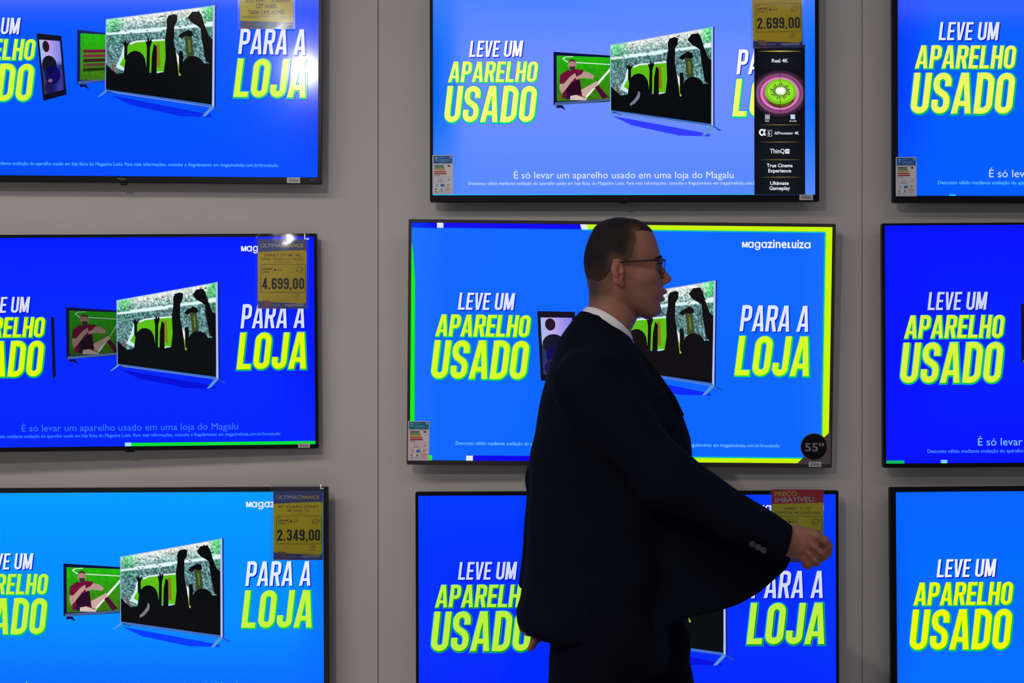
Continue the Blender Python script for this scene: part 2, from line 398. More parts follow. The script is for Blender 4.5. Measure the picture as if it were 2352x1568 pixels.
PLAYER = [   # sitting footballer, in photo-zoom units of the small set's picture
    ((236, 244, 236), [(1300, 530), (1325, 512), (1395, 506), (1395, 512), (1330, 518), (1312, 534), (1345, 555), (1725, 578), (1725, 585), (1340, 563)]),
    ((232, 240, 232), [(1728, 588), (1728, 615), (1530, 860), (1500, 895), (1500, 870), (1600, 740)]),
    ((110, 12, 55), [(1282, 680), (1345, 630), (1372, 640), (1412, 625), (1482, 632), (1480, 660), (1440, 690), (1455, 760), (1470, 870), (1300, 893), (1310, 780), (1278, 755)]),
    ((40, 8, 34), [(1330, 760), (1450, 720), (1462, 850), (1345, 880)]),
    ((170, 132, 122), ellipse(1385, 585, 36, 48)),
    ((60, 42, 42), [(1362, 600), (1412, 600), (1408, 632), (1386, 640), (1366, 630)]),
    ((75, 55, 50), [(1348, 575), (1360, 540), (1390, 532), (1412, 545), (1420, 575), (1405, 555), (1365, 555)]),
    ((185, 150, 140), [(1280, 755), (1310, 760), (1370, 690), (1410, 660), (1420, 690), (1380, 740), (1330, 810), (1295, 850), (1278, 800)]),
    ((178, 148, 138), [(1482, 645), (1530, 655), (1572, 690), (1560, 716), (1480, 705), (1420, 720), (1412, 700), (1460, 672)]),
    ((200, 170, 160), [(1460, 812), (1590, 735), (1606, 760), (1540, 820), (1495, 880), (1470, 870)]),
    ((215, 190, 182), [(1362, 870), (1420, 858), (1510, 895), (1500, 908), (1370, 905)]),
    ((72, 8, 48), [(1575, 790), (1605, 768), (1690, 880), (1640, 895)]),
    ((30, 18, 60), [(1340, 860), (1372, 850), (1366, 900), (1330, 895)]),
]
def phone_picture(P, q, flat=False):
    f = quad_map(q)
    P.up(); P.poly(q, (10, 10, 34)); P.up()
    if flat: return
    def c(u, v):
        if v < 0.45: return (200 - 120 * abs(u - 0.35), 190 - 60 * u, 235)
        return (40 + 30 * math.sin(9 * u + 7 * v), 40 + 20 * math.cos(8 * u), 90 + 60 * u)
    P.grid(0, 0, 1, 1, 6, 10, c, warp=lambda u, v: f(0.08 + 0.84 * u, 0.09 + 0.82 * v)); P.up()
    for col, cx, cy, rx, ry in (((34, 14, 36), 0.33, 0.19, 0.14, 0.09), ((14, 18, 40), 0.40, 0.47, 0.30, 0.14), ((10, 8, 90), 0.50, 0.64, 0.32, 0.15), ((30, 20, 80), 0.30, 0.82, 0.18, 0.10), ((150, 110, 160), 0.38, 0.72, 0.10, 0.03)):
        P.poly([f(cx + rx * math.cos(2 * math.pi * k / 16), cy + ry * math.sin(2 * math.pi * k / 16)) for k in range(16)], col)
def advert(P, c):
    rnd = random.Random(c['seed'])
    # background light of the panel
    P.grid(*c['rect'], 24, 14, c['bg'], mi=0)
    yel, wht, shd = c.get('yel', (218, 250, 40)), c.get('wht', (222, 230, 255)), c.get('shd', (0, 10, 190))
    # soft shadow of the pictured set
    P.up()
    P.poly([(470, 352), (600, 376), (716, 398), (716, 404), (640, 402), (520, 376)], c['dark'])
    # small pictured set
    if c.get('small') is not None:
        d = c['small']; dk = (12, 10, 60) if d < 20 else (20, 30, 90)
        P.up(); P.poly([(323 + d, 191), (470, 201), (470, 316), (323 + d, 325)], dk)
        P.poly([(330 + d, 325), (345 + d, 325), (354 + d, 338), (340 + d, 331), (331 + d, 333)], (10, 8, 60))
        P.up(); P.poly([(326 + d, 318), (470, 309), (470, 314), (326 + d, 325)], (70, 95, 140))
        f = quad_map([(331 + d, 200), (472 + d, 206), (472 + d, 309), (331 + d, 315)]); P.up()
        blur = c.get('small_soft', False); dim = c.get('small_dim', 1.0)
        def gr(u, v):
            n = rnd.random() * 18
            return ((22 + 30 * v + n) * dim, (175 - 70 * v + n) * dim, 12 * dim)
        umax = min(1.0, (471 - 331 - d) / 141.0)
        P.grid(0, 0, 1, 1, 22, 14, gr, warp=lambda u, v: f(u * umax, v)); P.up()
        if blur:
            for k in range(5):
                P.poly([f(u_, v_) for u_, v_ in ((0.05, 0.35 + 0.1 * k), (umax, 0.33 + 0.1 * k), (umax, 0.40 + 0.1 * k), (0.05, 0.42 + 0.1 * k))],
                       ((110, 20, 60), (120, 40, 60), (60, 20, 40), (90, 60, 60), (30, 50, 20))[k])
        else:
            for col, pts in PLAYER:
                q = []
                for x, y in pts:
                    u = (x - 1255) / 473.0; q.append(f(min(u, umax), (y - 500 - 18 * u) / (415 - 40 * u)))
                P.up(); P.poly(q, tuple(v * dim for v in col))
    if c.get('phone'): phone_picture(P, c['phone'], c.get('phone_flat', False))
    # large pictured set
    L = c.get('big_left', 466); q = [(L, 175 - (466 - L) * 0.9), (722, 130), (722, 378), (L, 340)]
    P.up(); P.poly([(L - 1, q[0][1] - 1), (725, 128), (727, 129), (727, 382), (722, 381), (L - 1, 344)], (15, 20, 120))
    P.up(); P.poly([(L - 1, q[0][1] - 1), (724, 128.5), (724, 381), (L - 1, 343)], (150, 175, 235))
    f = quad_map([(L + 1, q[0][1] + 1), (719, 131.5), (719, 374), (L + 1, 338)]); P.up()
    def st(u, v):
        n = rnd.random() ** 1.6 * 1.35 - 0.12
        w = max(0, 1 - v / 0.22)
        if abs(v - (0.20 - 0.02 * u)) < 0.02: return (225, 250, 250)
        g = 0.55 * max(0, 1 - abs(u - 0.06) * 7) * max(0, 1 - v * 2.4) + 0.8 * max(0, (u - 0.86) * 7) * max(0, 1 - v * 2.6)
        base = 85 + 105 * n + 120 * w
        k = 0.62 + 0.30 * w
        r_, g_, b_ = base * (k + 0.10), base * 1.03, base * (1.05 if v > 0.2 else 1.0)
        return (min(255, r_ * (1 - g)), min(255, g_ * (1 - 0.15 * g) + 20 * g), min(255, b_ * (1 - 0.75 * g)))
    P.grid(0, 0, 1, 1, 96, 62, st, warp=lambda u, v: f(u, v)); P.up()
    for k in range(34):       # flags and scarves in the stands
        x = rnd.uniform(745, 1315); y = rnd.uniform(0, 1); u, v0 = crowd_uv(x, 600); v = 0.02 + 0.30 * y
        uu = (x - 730) / 600; s_ = rnd.uniform(0.006, 0.016); a = rnd.uniform(-0.6, 0.6)
        P.poly([f(uu - s_, v - a * s_), f(uu + s_, v + a * s_), f(uu + s_, v + a * s_ + 0.010), f(uu - s_, v - a * s_ + 0.010)], (20, 50, 50))
    for col, pts in CROWD:
        P.up(); P.poly([f(*(min(1, max(0, t)) for t in crowd_uv(x, y))) for x, y in pts], col)
    if not c.get('nohair'):
        P.up(); P.poly([f(*crowd_uv(x, y)) for x, y in ((893, 870), (905, 885), (900, 915), (870, 950), (845, 962), (842, 950), (868, 925), (888, 895))], (120, 120, 140))
    P.up()
    leg = c.get('leg', (95, 150, 205))
    P.poly([(L, 338), (722, 374), (722, 380), (L, 342)], (60, 110, 200)); P.up()
    P.poly([(719, 130), (723, 129.5), (723, 380), (719, 376)], (175, 195, 240))
    P.poly([(L + 2, 339), (L + 8, 341), (L - 14, 356), (L - 19, 357)], leg); P.poly([(L + 3, 341), (L + 26, 348), (L + 28, 351), (L + 4, 344)], (20, 60, 160))
    P.poly([(716, 378), (725, 380), (704, 402), (694, 403)], leg); P.poly([(720, 378), (726, 379), (744, 389), (738, 391)], (30, 75, 190))
    # lettering
    P.up()
    grn = c.get('grn', (0, 175, 60))
    for t, bx in (('APARELHO', (58, 216, 284, 267.5)), ('USADO', (49, 277, 281, 368)), ('LOJA', (771, 260, 949, 354.5))):
        P.head(t, bx, c.get('halo', (0, 150, 255)), 0.075, (1.0, 1.2))
    P.up()
    for t, bx in (('APARELHO', (58, 216, 284, 267.5)), ('USADO', (49, 277, 281, 368)), ('LOJA', (771, 260, 949, 354.5))):
        P.head(t, bx, grn, 0.036, (1.7, 2.0))
    for t, bx in (('LEVE UM', (111, 164, 247, 204.5)), ('PARA A', (782, 187, 946, 249))):
        P.head(t, bx, shd, 0.0, (2.6, 2.6), t=0.14)
    P.up()
    for t, bx in (('APARELHO', (58, 216, 284, 267.5)), ('USADO', (49, 277, 281, 368)), ('LOJA', (771, 260, 949, 354.5))): P.head(t, bx, yel)
    for t, bx in (('LEVE UM', (111, 164, 247, 204.5)), ('PARA A', (782, 187, 946, 249))): P.head(t, bx, wht, t=0.14)
    sm = c.get('small_text', (90, 180, 255))
    P.text(LEGAL, sm, left=109, base=525.5, cap=8, width=773, bold=0.012)
    if c.get('sub'): P.text('É só levar um aparelho usado em uma loja do Magalu', c['sub'], left=223, base=509.5, cap=17, width=551, bold=0.006)
    # shop name, small capital M and L
    W = (235, 240, 255)
    P.head('M', (785, 36.5, 798.5, 50), W, shear=0, t=0.13)
    for t_, x_, c_, w_ in (('ɑɡɑ', 799.5, 16.9, 44.5), ('zine', 846.3, 20.7, 44.5), ('uiz', 904.2, 20.7, 28), ('ɑ', 934, 16.9, 14)):
        P.text(t_, W, left=x_, base=50, cap=c_, width=w_, bold=0.020)
    P.head('L', (893.5, 36.5, 901.8, 50), W, shear=0, t=0.2)

def soft(c_mid, c_edge, e=0.12, top=None, bot=None):
    def f(u, v):
        d = min(u, 1 - u) / e; k = min(1, max(0, d)); k = k * k * (3 - 2 * k)
        m = [a * k + b_ * (1 - k) for a, b_ in zip(c_mid, c_edge)]
        if top and v < 0.35: t = 1 - v / 0.35; m = [a * (1 - t) + b_ * t for a, b_ in zip(m, top)]
        if bot and v > 0.6: t = (v - 0.6) / 0.4; m = [a * (1 - t) + b_ * t for a, b_ in zip(m, bot)]
        return m
    return f

# ------------------------------------------------------------------ televisions
def tv(c):
    """c: screen centre/size in photo pixels on the TV plane, roll, tilt, bezel widths, advert scale"""
    w, h = c['w'] * K, c['h'] * K
    ctr = at(c['cx'], c['cy'], D_TV)
    root = thing('television', c['label'], 'television', ctr, (c.get('pitch', 0), c.get('roll', 0), c.get('yaw', 0)), 'televisions on the shop wall')
    bl, bt, br, bb = [v * K for v in c['bez']]
    # frame: ring with a rounded lip standing proud of the screen
    x0, x1, z0, z1 = -w / 2, w / 2, -h / 2, h / 2
    lip = 0.005
    def ring(e, y, r): return [(px, y, pz) for px, pz in rrect(x0 - bl * e, x1 + br * e, z0 - bb * e, z1 + bt * e, r)]
    mb = MB()
    ro = c.get('corner', 0.004)
    mb.loft([ring(0.0, 0.003, 0.0008), ring(0.0, -lip + 0.001, 0.0008), ring(0.05, -lip, 0.001), ring(0.92, -lip, ro), ring(1.0, -lip + 0.0015, ro + 0.0005), ring(1.0, 0.016, ro + 0.0005)], cap=False)
    n = len(mb.v); rr = len(ring(1, 0, ro))
    mb.f.append([n - rr + j for j in range(rr)])
    mb.build('frame', c['frame'], root)
    # back cover and bracket reach the wall
    mb = MB(); back = D_WALL - D_TV
    mb.loft([[(px, 0.016, pz) for px, pz in rrect(x0 + 0.01, x1 - 0.01, z0 + 0.008, z1 - 0.01, 0.01)],
             [(px, 0.034, pz) for px, pz in rrect(x0 + 0.03, x1 - 0.03, z0 + 0.02, z1 - 0.05, 0.015)],
             [(px, 0.050, pz) for px, pz in rrect(x0 + 0.10, x1 - 0.10, z0 + 0.05, z1 - 0.16, 0.02)]])
    mb.build('back_cover', M['back'], root)
    mb = MB(); mb.box(-0.22, -0.18, 0.045, back - 0.012, -0.2, 0.1); mb.box(0.18, 0.22, 0.045, back - 0.012, -0.2, 0.1); mb.box(-0.3, 0.3, back - 0.013, back - 0.001, -0.14, -0.04)
    br_ = mb.build('wall_bracket', M['steel'], root); 
    # screen
    s = c['s'] * K; ox = (c.get('acx', c['cx']) - c['cx']) * K; oz = -(c.get('acy', c['cy']) - c['cy']) * K
    P = Panel(lambda x, y: ((x - 500) * s + ox, -(y - 281.25) * s + oz))
    ux0, ux1 = 500 + (x0 - ox) / s, 500 + (x1 - ox) / s; uy0, uy1 = 281.25 - (z1 - oz) / s, 281.25 - (z0 - oz) / s
    c['rect'] = (ux0, uy0, ux1, uy1); c['U'] = c['rect']
    advert(P, c)
    if c.get('over'): P.up(); c['over'](P, c)
    matte = c.get('matte')
    P.build('screen', [M['scr_bg_matte'], M['scr_fx_matte']] if matte else [M['scr_bg'], M['scr_fx']], root)
    c['root'] = root; c['front'] = -lip
    # local position of a photo pixel on this set's front
    ro_, cxp, cyp = c.get('roll', 0), c['cx'], c['cy']
    def loc(px, py):
        dx, dy = px - cxp, py - cyp
        return ((dx * math.cos(ro_) + dy * math.sin(ro_)) * K, -(-dx * math.sin(ro_) + dy * math.cos(ro_)) * K)
    c['loc'] = loc
    return c

def sticker(c, name, px0, py0, px1, py1, draw, units, label=None, y=None):
    """flat printed sticker glued to a set, corners given on its front"""
    a = c['loc'](px0, py0); b_ = c['loc'](px1, py1)
    U, V = units
    P = Panel(lambda x, yy: (a[0] + (b_[0] - a[0]) * x / U, a[1] + (b_[1] - a[1]) * yy / V), 0.00008)
    draw(P); o = P.build(name, [M['print']], c['root'], (0, (c['front'] - 0.0004) if y is None else y, 0))
    if label: o['label'] = label
    return o
def barcode(P):
    rnd = random.Random(7)
    P.rect(0, 0, 100, 44, (200, 200, 200)); P.up(); x = 14
    while x < 84:
        w_ = rnd.choice((1.2, 2, 3)); P.rect(x, 14, x + w_, 34, (25, 25, 28)); x += w_ + rnd.choice((1.2, 1.8, 2.6))
    P.rect(10, 5, 60, 8, (90, 90, 95))
def energy(num, head=(10, 95, 175), white=(225, 222, 228)):
    def d(P):
        P.poly([(v[0], v[1]) for v in rrect(0, 100, 0, 190, 3)], white); P.up()
        P.poly([(v[0], v[1]) for v in rrect(5, 97, 4, 40, 3)], head); P.up()
        P.poly([(11, 11), (26, 11), (20, 16), (17, 16)], (220, 230, 240)); P.poly([(11, 25), (17, 21), (20, 21), (26, 25)], (220, 230, 240))
        P.disc(88, 11, 5, 5, (170, 195, 220))
        for y, x1 in ((10, 62), (20, 78), (25, 85), (31, 70)): P.rect(32, y, x1, y + 2, (120, 170, 215))
        P.rect(6, 42, 34, 44, (60, 60, 60)); P.rect(40, 42, 86, 44, (150, 120, 120))
        for k, (col, x1) in enumerate((((0, 85, 40), 52), ((70, 130, 30), 56), ((205, 150, 25), 60), ((185, 70, 40), 64), ((170, 20, 45), 67))):
            y = 49 + k * 9.2; P.poly([(9, y), (x1, y), (x1 + 4, y + 3.3), (x1, y + 6.6), (9, y + 6.6)], col)
        P.poly([(72, 52), (76, 48.5), (85, 48.5), (85, 56), (76, 56)], (20, 20, 26))
        P.rect(8, 96, 36, 98, (60, 60, 60)); P.line([(5, 100), (92, 100)], 0.7, (90, 95, 120))
        P.line([(12, 105), (62, 105), (62, 131), (12, 131)], 0.8, (100, 110, 150), True); P.line([(70, 105), (85, 105), (85, 125), (70, 125)], 0.8, (130, 140, 180), True)
        P.text(num, (30, 30, 35), cx=37, base=120, cap=9); P.rect(25, 124, 52, 127, (110, 110, 115)); P.disc(78, 117, 3, 3, (20, 110, 170))
        P.line([(8, 137), (86, 137), (86, 153), (8, 153)], 0.6, (140, 150, 180), True); P.rect(39, 139, 58, 151, (20, 120, 190))
        for x in (17, 70): P.rect(x, 140, x + 11, 143, (110, 105, 110)); P.rect(x, 147, x + 9, 150, (110, 105, 110))
        P.disc(18, 164, 5, 5, (30, 28, 20)); P.up(); P.disc(20, 164, 3.4, 4, (190, 175, 40)); P.poly([(38, 168), (46, 158), (48, 164), (42, 169)], (50, 50, 50))
        P.rect(10, 175, 25, 178, (40, 40, 40)); P.rect(31, 170, 54, 178, (170, 195, 165))
        P.line([(58, 157), (88, 157), (88, 180), (58, 180)], 0.8, (100, 110, 160), True); P.rect(60, 159, 86, 165, (215, 165, 130)); P.rect(62, 169, 84, 170.5, (120, 120, 130)); P.rect(62, 174, 84, 175.5, (120, 120, 130))
        P.rect(20, 182, 84, 183.2, (140, 140, 150)); P.line([(v[0], v[1]) for v in rrect(4, 96, 3, 187, 3)], 0.7, (70, 110, 170), True)
    return d
def surface_text(c, name, body, px, py, cap, m, wpx=None, bold=0.01):
    v, f = text_shape(body, 0.0); x, z = c['loc'](px, py); sy = cap / 0.69 * K
    x0, x1 = v[:, 0].min(), v[:, 0].max(); sx = wpx * K / (x1 - x0) if wpx else sy
    mesh_obj(name, [(x + (p[0] - (x0 + x1) / 2) * sx, c['front'] - 0.0006, z + p[1] * sy) for p in v], f, m, c['root'])
def bump(c, name, px, py, wpx, hpx, m):
    x, z = c['loc'](px, py); mb = MB(); w_, h_ = wpx * K / 2, hpx * K
    mb.loft([[(x - w_, -0.002, z + 0.004), (x + w_, -0.002, z + 0.004), (x + w_, 0.012, z + 0.004), (x - w_, 0.012, z + 0.004)],
             [(x - w_ * 0.9, -0.001, z - h_ * 0.6), (x + w_ * 0.9, -0.001, z - h_ * 0.6), (x + w_ * 0.9, 0.011, z - h_ * 0.6), (x - w_ * 0.9, 0.011, z - h_ * 0.6)],
             [(x - w_ * 0.7, 0.001, z - h_), (x + w_ * 0.7, 0.001, z - h_), (x + w_ * 0.7, 0.009, z - h_), (x - w_ * 0.7, 0.009, z - h_)]])
    mb.build(name, m, c['root'])

# overlays drawn on single screens, in screen pixels of the photo
def px_rect(P, c, x0, y0, x1, y1, rgb):
    """fractions of the screen"""
    a, b_, d, e = c['rect']; X = lambda u: a + (d - a) * u; Y = lambda v: b_ + (e - b_) * v
    P.rect(X(x0), Y(y0), X(x1), Y(y1), rgb)
def over_centre(P, c):
    a, b_, d, e = c['rect']; X = lambda u: a + (d - a) * u; Y = lambda v: b_ + (e - b_) * v
    R = lambda x0, y0, x1, y1, col: P.rect(X(x0), Y(y0), X(x1), Y(y1), col)
    G = lambda x0, y0, x1, y1, c4: P.grad([(X(x0), Y(y0)), (X(x1), Y(y0)), (X(x1), Y(y1)), (X(x0), Y(y1))], c4)
    YG, GR, DB = (200, 245, 0), (0, 225, 90), (0, 0, 235)
    R(0.0, 0.0, 0.40, 0.021, DB); G(0.0, 0.0, 0.06, 0.023, [(0, 100, 255), (0, 0, 235), (0, 0, 235), (0, 100, 255)])
    R(0.405, 0.0, 1, 0.021, YG); G(0.405, 0.019, 0.984, 0.028, [GR, GR, (0, 110, 255), (0, 110, 255)])
    R(0.984, 0.0, 1, 1, YG); G(0.979, 0.03, 0.985, 0.97, [(0, 90, 255), GR, GR, (0, 90, 255)])
    R(0.14, 0.978, 0.5, 1, DB); R(0.5, 0.981, 0.984, 1, YG); G(0.5, 0.973, 0.984, 0.981, [(0, 110, 255), (0, 110, 255), GR, GR])
    P.up()
    R(0.060, 0, 0.075, 0.021, (225, 232, 255)); P.poly([(X(0.399), Y(0)), (X(0.414), Y(0)), (X(0.418), Y(0.021)), (X(0.403), Y(0.021))], (225, 232, 255)); R(0.134, 0.979, 0.150, 1, (225, 232, 255))
    P.poly([(X(0), Y(0.08)), (X(0.004), Y(0.12)), (X(0.009), Y(0.24)), (X(0.011), Y(1)), (X(0), Y(1))], (0, 240, 0)); R(0.0, 0.978, 0.053, 1, (0, 240, 40))
def over_strip(P, c):
    """black feature strip shown at the right of the top centre screen"""
    sc = c['s']; ax, ay = c.get('acx', c['cx']), c.get('acy', c['cy'])
    X = lambda px: (px - ax) / sc + 500; Y = lambda py: (py - ay) / sc + 281.25
    def g(u, v): k = 10 + 8 * math.sin(u * 3.14); return (k, k + 2, k + 10)
    a, b_, d, e = c['rect']
    P.grid(X(1731.5), Y(104), X(1848), e, 8, 4, g); P.up()
    for y in (119.4, 288, 327.5, 368, 408):
        m = 1.0 if y < 130 else 0.55
        P.grad([(X(1740), Y(y - 0.9)), (X(1790), Y(y - 1.1 * (1.4 if m == 1 else 1))), (X(1790), Y(y + 1)), (X(1740), Y(y + 0.8))], [(20, 18, 20), (235 * m, 215 * m, 110 * m), (200 * m, 180 * m, 90 * m), (20, 18, 20)])
        P.grad([(X(1790), Y(y - 1.1 * (1.4 if m == 1 else 1))), (X(1840), Y(y - 0.9)), (X(1840), Y(y + 0.8)), (X(1790), Y(y + 1))], [(235 * m, 215 * m, 110 * m), (20, 18, 20), (20, 18, 20), (200 * m, 180 * m, 90 * m)])
    def glow(u, v):
        x, y = (u - 0.5) * 116, (v - 0.5) * 112; r = math.hypot(x / 1.02, y / 0.86)
        k = max(0, min(1, (64 - r) / 24)); ringy = 0.5 + 0.5 * math.sin(r * 0.62 + 1.3)
        k *= max(0, min(1, (58 - abs(x)) / 6))
        return (12 + k * (150 + 85 * ringy), 12 + k * (40 + 105 * ringy), 18 + k * (110 + 90 * ringy))
    P.grid(X(1732), Y(160), X(1848), Y(272), 48, 44, glow); P.up()
    D = lambda px, py, rx, ry, col, **k: P.disc(X(px), Y(py), rx / sc, ry / sc, col, **k)
    D(1792, 221, 34, 28, (70, 60, 25)); D(1792, 216, 36, 30, (120, 110, 40)); P.up()
    D(1792, 211.5, 36.5, 29, (120, 205, 30)); P.up(); D(1792, 211, 30, 23.5, (150, 225, 45)); P.up(); D(1792, 210.5, 19, 15, (175, 235, 90)); P.up()
    for k in range(26):
        a_ = 2 * math.pi * k / 26; r0, r1 = 12, 19 + 3 * (k % 3)
        P.line([(X(1792 + r0 * math.cos(a_)), Y(210.5 + r0 * 0.78 * math.sin(a_))), (X(1792 + r1 * math.cos(a_)), Y(210.5 + r1 * 0.78 * math.sin(a_)))], 2.0, (25, 45, 10))
    P.up(); D(1792, 210, 12, 9, (225, 245, 205)); P.up(); D(1792, 210, 8, 6, (255, 255, 250))
    P.line([(X(1790.5), Y(163)), (X(1790.5), Y(263))], 1.0, (25, 30, 25))
    Wt = (235, 238, 245)
    for i in range(5):
        for j in range(5):
            if (i + j) % 2 == 0: P.rect(X(1756 + i * 2.2), Y(264.5 + j * 2.2), X(1758.2 + i * 2.2), Y(266.7 + j * 2.2), Wt)
    P.rect(X(1814.5), Y(264.5), X(1825), Y(275), (190, 210, 235))
    T = lambda s_, x, y, cap, w_, b2=0.012: P.text(s_, Wt, cx=X(x), base=Y(y), cap=cap / sc, width=w_ / sc, bold=b2)
    T('FHD', 1761, 281, 3.2, 9); T('4K UHD', 1820, 281, 3.2, 16)
    T('Real 4K', 1790.5, 145, 8.5, 37); T('α', 1750, 312, 17.5, 14, 0.035)
    P.line([(X(1761), Y(300.5)), (X(1771.5), Y(300.5)), (X(1771.5), Y(314)), (X(1761), Y(314))], 0.8, Wt); T('5', 1764.7, 311.5, 8, 5.5)
    T('AI', 1781, 310, 6.5, 7, 0.02); T('Processor', 1803.5, 310, 6.5, 34); T('4K', 1828.5, 310, 6.5, 9.5, 0.02)
    T('ThinQ', 1784, 353, 10, 33); P.rect(X(1802), Y(343.5), X(1812), Y(354), Wt); P.up(); P.text('AI', (15, 17, 25), cx=X(1807), base=Y(351.5), cap=6 / sc, width=7 / sc)
    T('True Cinema', 1789.5, 385, 8, 59, 0.02); T('Experience', 1789.5, 397, 8, 52, 0.02); T('Ultimate', 1789, 425.5, 8, 42, 0.02); T('Gameplay', 1789.5, 437, 8, 47, 0.02)
    px_rect(P, c, 0, 0.996, 0.84, 1, (0, 190, 255))
def over_left_mid(P, c):
    px_rect(P, c, 0.507, 0.984, 1, 1, (0, 225, 50)); P.up(); px_rect(P, c, 0.49, 0.982, 0.507, 1, (170, 225, 255))
def over_right_top(P, c):
    px_rect(P, c, 0.118, 0.995, 0.133, 1, (40, 220, 255))
def over_right_mid(P, c):
    px_rect(P, c, 0.0, 0.987, 0.042, 1, (0, 190, 90)); P.up(); px_rect(P, c, 0.128, 0.986, 0.143, 1, (120, 215, 255))

TVS = {}
def make(key, **c):
    c['seed'] = len(TVS) + 3; TVS[key] = tv(c); return c
make('tl', cx=284.2, cy=153.0, w=895, h=503.4, s=0.933, roll=0.0074, bez=(8.5, 8, 8.6, 14.8), frame=M['bezel'],
     bg=soft((0, 86, 255), (0, 62, 255), 0.10, (0, 78, 255), (0, 76, 255)), dark=(0, 40, 235), yel=(212, 248, 62), grn=(0, 200, 110),
     small=62, small_soft=True, phone=[(285, 201), (346, 207), (360, 351), (303, 367)], big_left=456, nohair=True,
     label='black TV with lamp glare over LOJA, below a CET 34,88% sign')
make('tc', cx=1433.2, cy=201.3, w=877.3, h=493.5, s=0.914, roll=-0.0015, bez=(7.2, 8, 9, 15.5), frame=M['bezel_soft'],
     bg=soft((108, 142, 255), (0, 104, 255), 0.10, (70, 128, 255), (86, 136, 255)), dark=(50, 60, 255), yel=(242, 252, 110), wht=(252, 253, 255), shd=(30, 30, 215), grn=(0, 225, 110),  # pale middle has reflections of the room painted into the glow colour
     small=0, small_text=(190, 215, 255), sub=(225, 232, 255), over=over_strip,
     label='TV with a black feature strip and kiwi fruit on its pale blue screen')
make('tr', cx=2555.5, cy=173.0, w=988, h=556, s=1.031, roll=0.002, pitch=-0.014, bez=(11.5, 11, 11.5, 15.8), frame=M['bezel_soft'],
     bg=soft((0, 96, 255), (0, 62, 255), 0.10, (0, 76, 255), (0, 92, 255)), dark=(0, 40, 235), yel=(238, 246, 96), small=0, sub=(205, 225, 255), small_text=(90, 190, 255), over=over_right_top, grn=(0, 190, 70),
     label='black TV in the top right corner, energy label on its lower left')
make('ml', cx=294.7, cy=784.6, w=852, h=479.2, s=0.891, acx=300.2, roll=-0.0080, yaw=0.045, bez=(7, 7, 7, 10), frame=M['bezel'],
     bg=soft((0, 40, 255), (0, 22, 255), 0.14, (0, 26, 255), (0, 36, 255)), dark=(0, 10, 215), yel=(222, 252, 0), wht=(216, 224, 255), grn=(0, 195, 40),
     small=13, small_dim=0.62, nohair=True, phone=[(298, 216), (306, 218), (309, 370), (302, 374)], phone_flat=True, sub=(60, 120, 255), small_text=(70, 140, 255), over=over_left_mid,
     label='TV with deep blue screen behind the 4.699,00 price sign')
make('mc', cx=1426.4, cy=788.7, w=964.6, h=543.8, s=0.9646, roll=0.0095, pitch=0.031, yaw=0.020, bez=(7, 7.6, 8.2, 10.5), frame=M['bezel_bronze'], matte=True,
     bg=soft((0, 102, 255), (20, 112, 255), 0.08), dark=(0, 40, 255), yel=(214, 252, 36), small=None, phone=[(299.5, 206), (389, 207), (396, 365), (310, 372)],
     small_text=(110, 190, 255), over=over_centre, grn=(0, 215, 60), shd=(0, 20, 215),
     label='bronze framed TV behind the walking man, its picture edged in yellow-green')
make('mr', cx=2521, cy=788, w=976, h=546, s=1.020, acx=2526, roll=-0.0060, bez=(6.5, 5, 6.5, 10), frame=M['bezel'],
     bg=soft((0, 28, 255), (0, 12, 255), 0.16, (0, 12, 255), (0, 14, 255)), dark=(0, 0, 205), yel=(216, 242, 60), wht=(200, 212, 255), small=0, phone=[(325, 206), (400, 207), (404, 365), (332, 372)],
     sub=(130, 200, 255), small_text=(80, 140, 255), over=over_right_mid, grn=(0, 200, 60),
     label='black TV with the darkest blue screen, middle row beside the right seam')
make('bl', cx=308.5, cy=1374.9, w=870, h=489.4, s=0.9075, roll=-0.0045, bez=(12, 11, 12, 13), frame=M['bezel_gloss'],
     bg=soft((0, 142, 255), (0, 120, 255), 0.10, (0, 156, 255), (0, 100, 255)), dark=(0, 60, 255), yel=(196, 244, 62), wht=(226, 236, 255), small=-2, sub=(150, 215, 255), small_text=(100, 200, 255), grn=(0, 205, 60),
     label='glossy framed TV with light blue screen and the 2.349,00 sign')
make('bc', cx=1440.8, cy=1405.7, w=958.5, h=539, s=1.0017, acx=1442, roll=-0.0035, bez=(6.4, 8.5, 6.2, 13), frame=M['bezel'],
     bg=soft((0, 44, 255), (0, 48, 255), 0.12, (0, 58, 255), (0, 36, 255)), dark=(0, 14, 225), yel=(188, 240, 62), wht=(206, 216, 255), small=0, nohair=True, sub=(180, 215, 255), grn=(0, 150, 30),
     label='TV with the red topped price sign, behind the walking man\'s hand')
make('br', cx=2545, cy=1399.0, w=972, h=547, s=1.0144, roll=-0.0085, bez=(13, 10.6, 13, 14), frame=M['bezel_soft'],
     bg=soft((0, 108, 255), (0, 96, 255), 0.06, (0, 98, 255), (0, 112, 255)), dark=(0, 50, 255), yel=(236, 250, 0), wht=(236, 242, 255), small=0, sub=(190, 225, 255), grn=(0, 205, 40),
     label='thick framed TV with mid blue screen, bottom row beside the right seam')

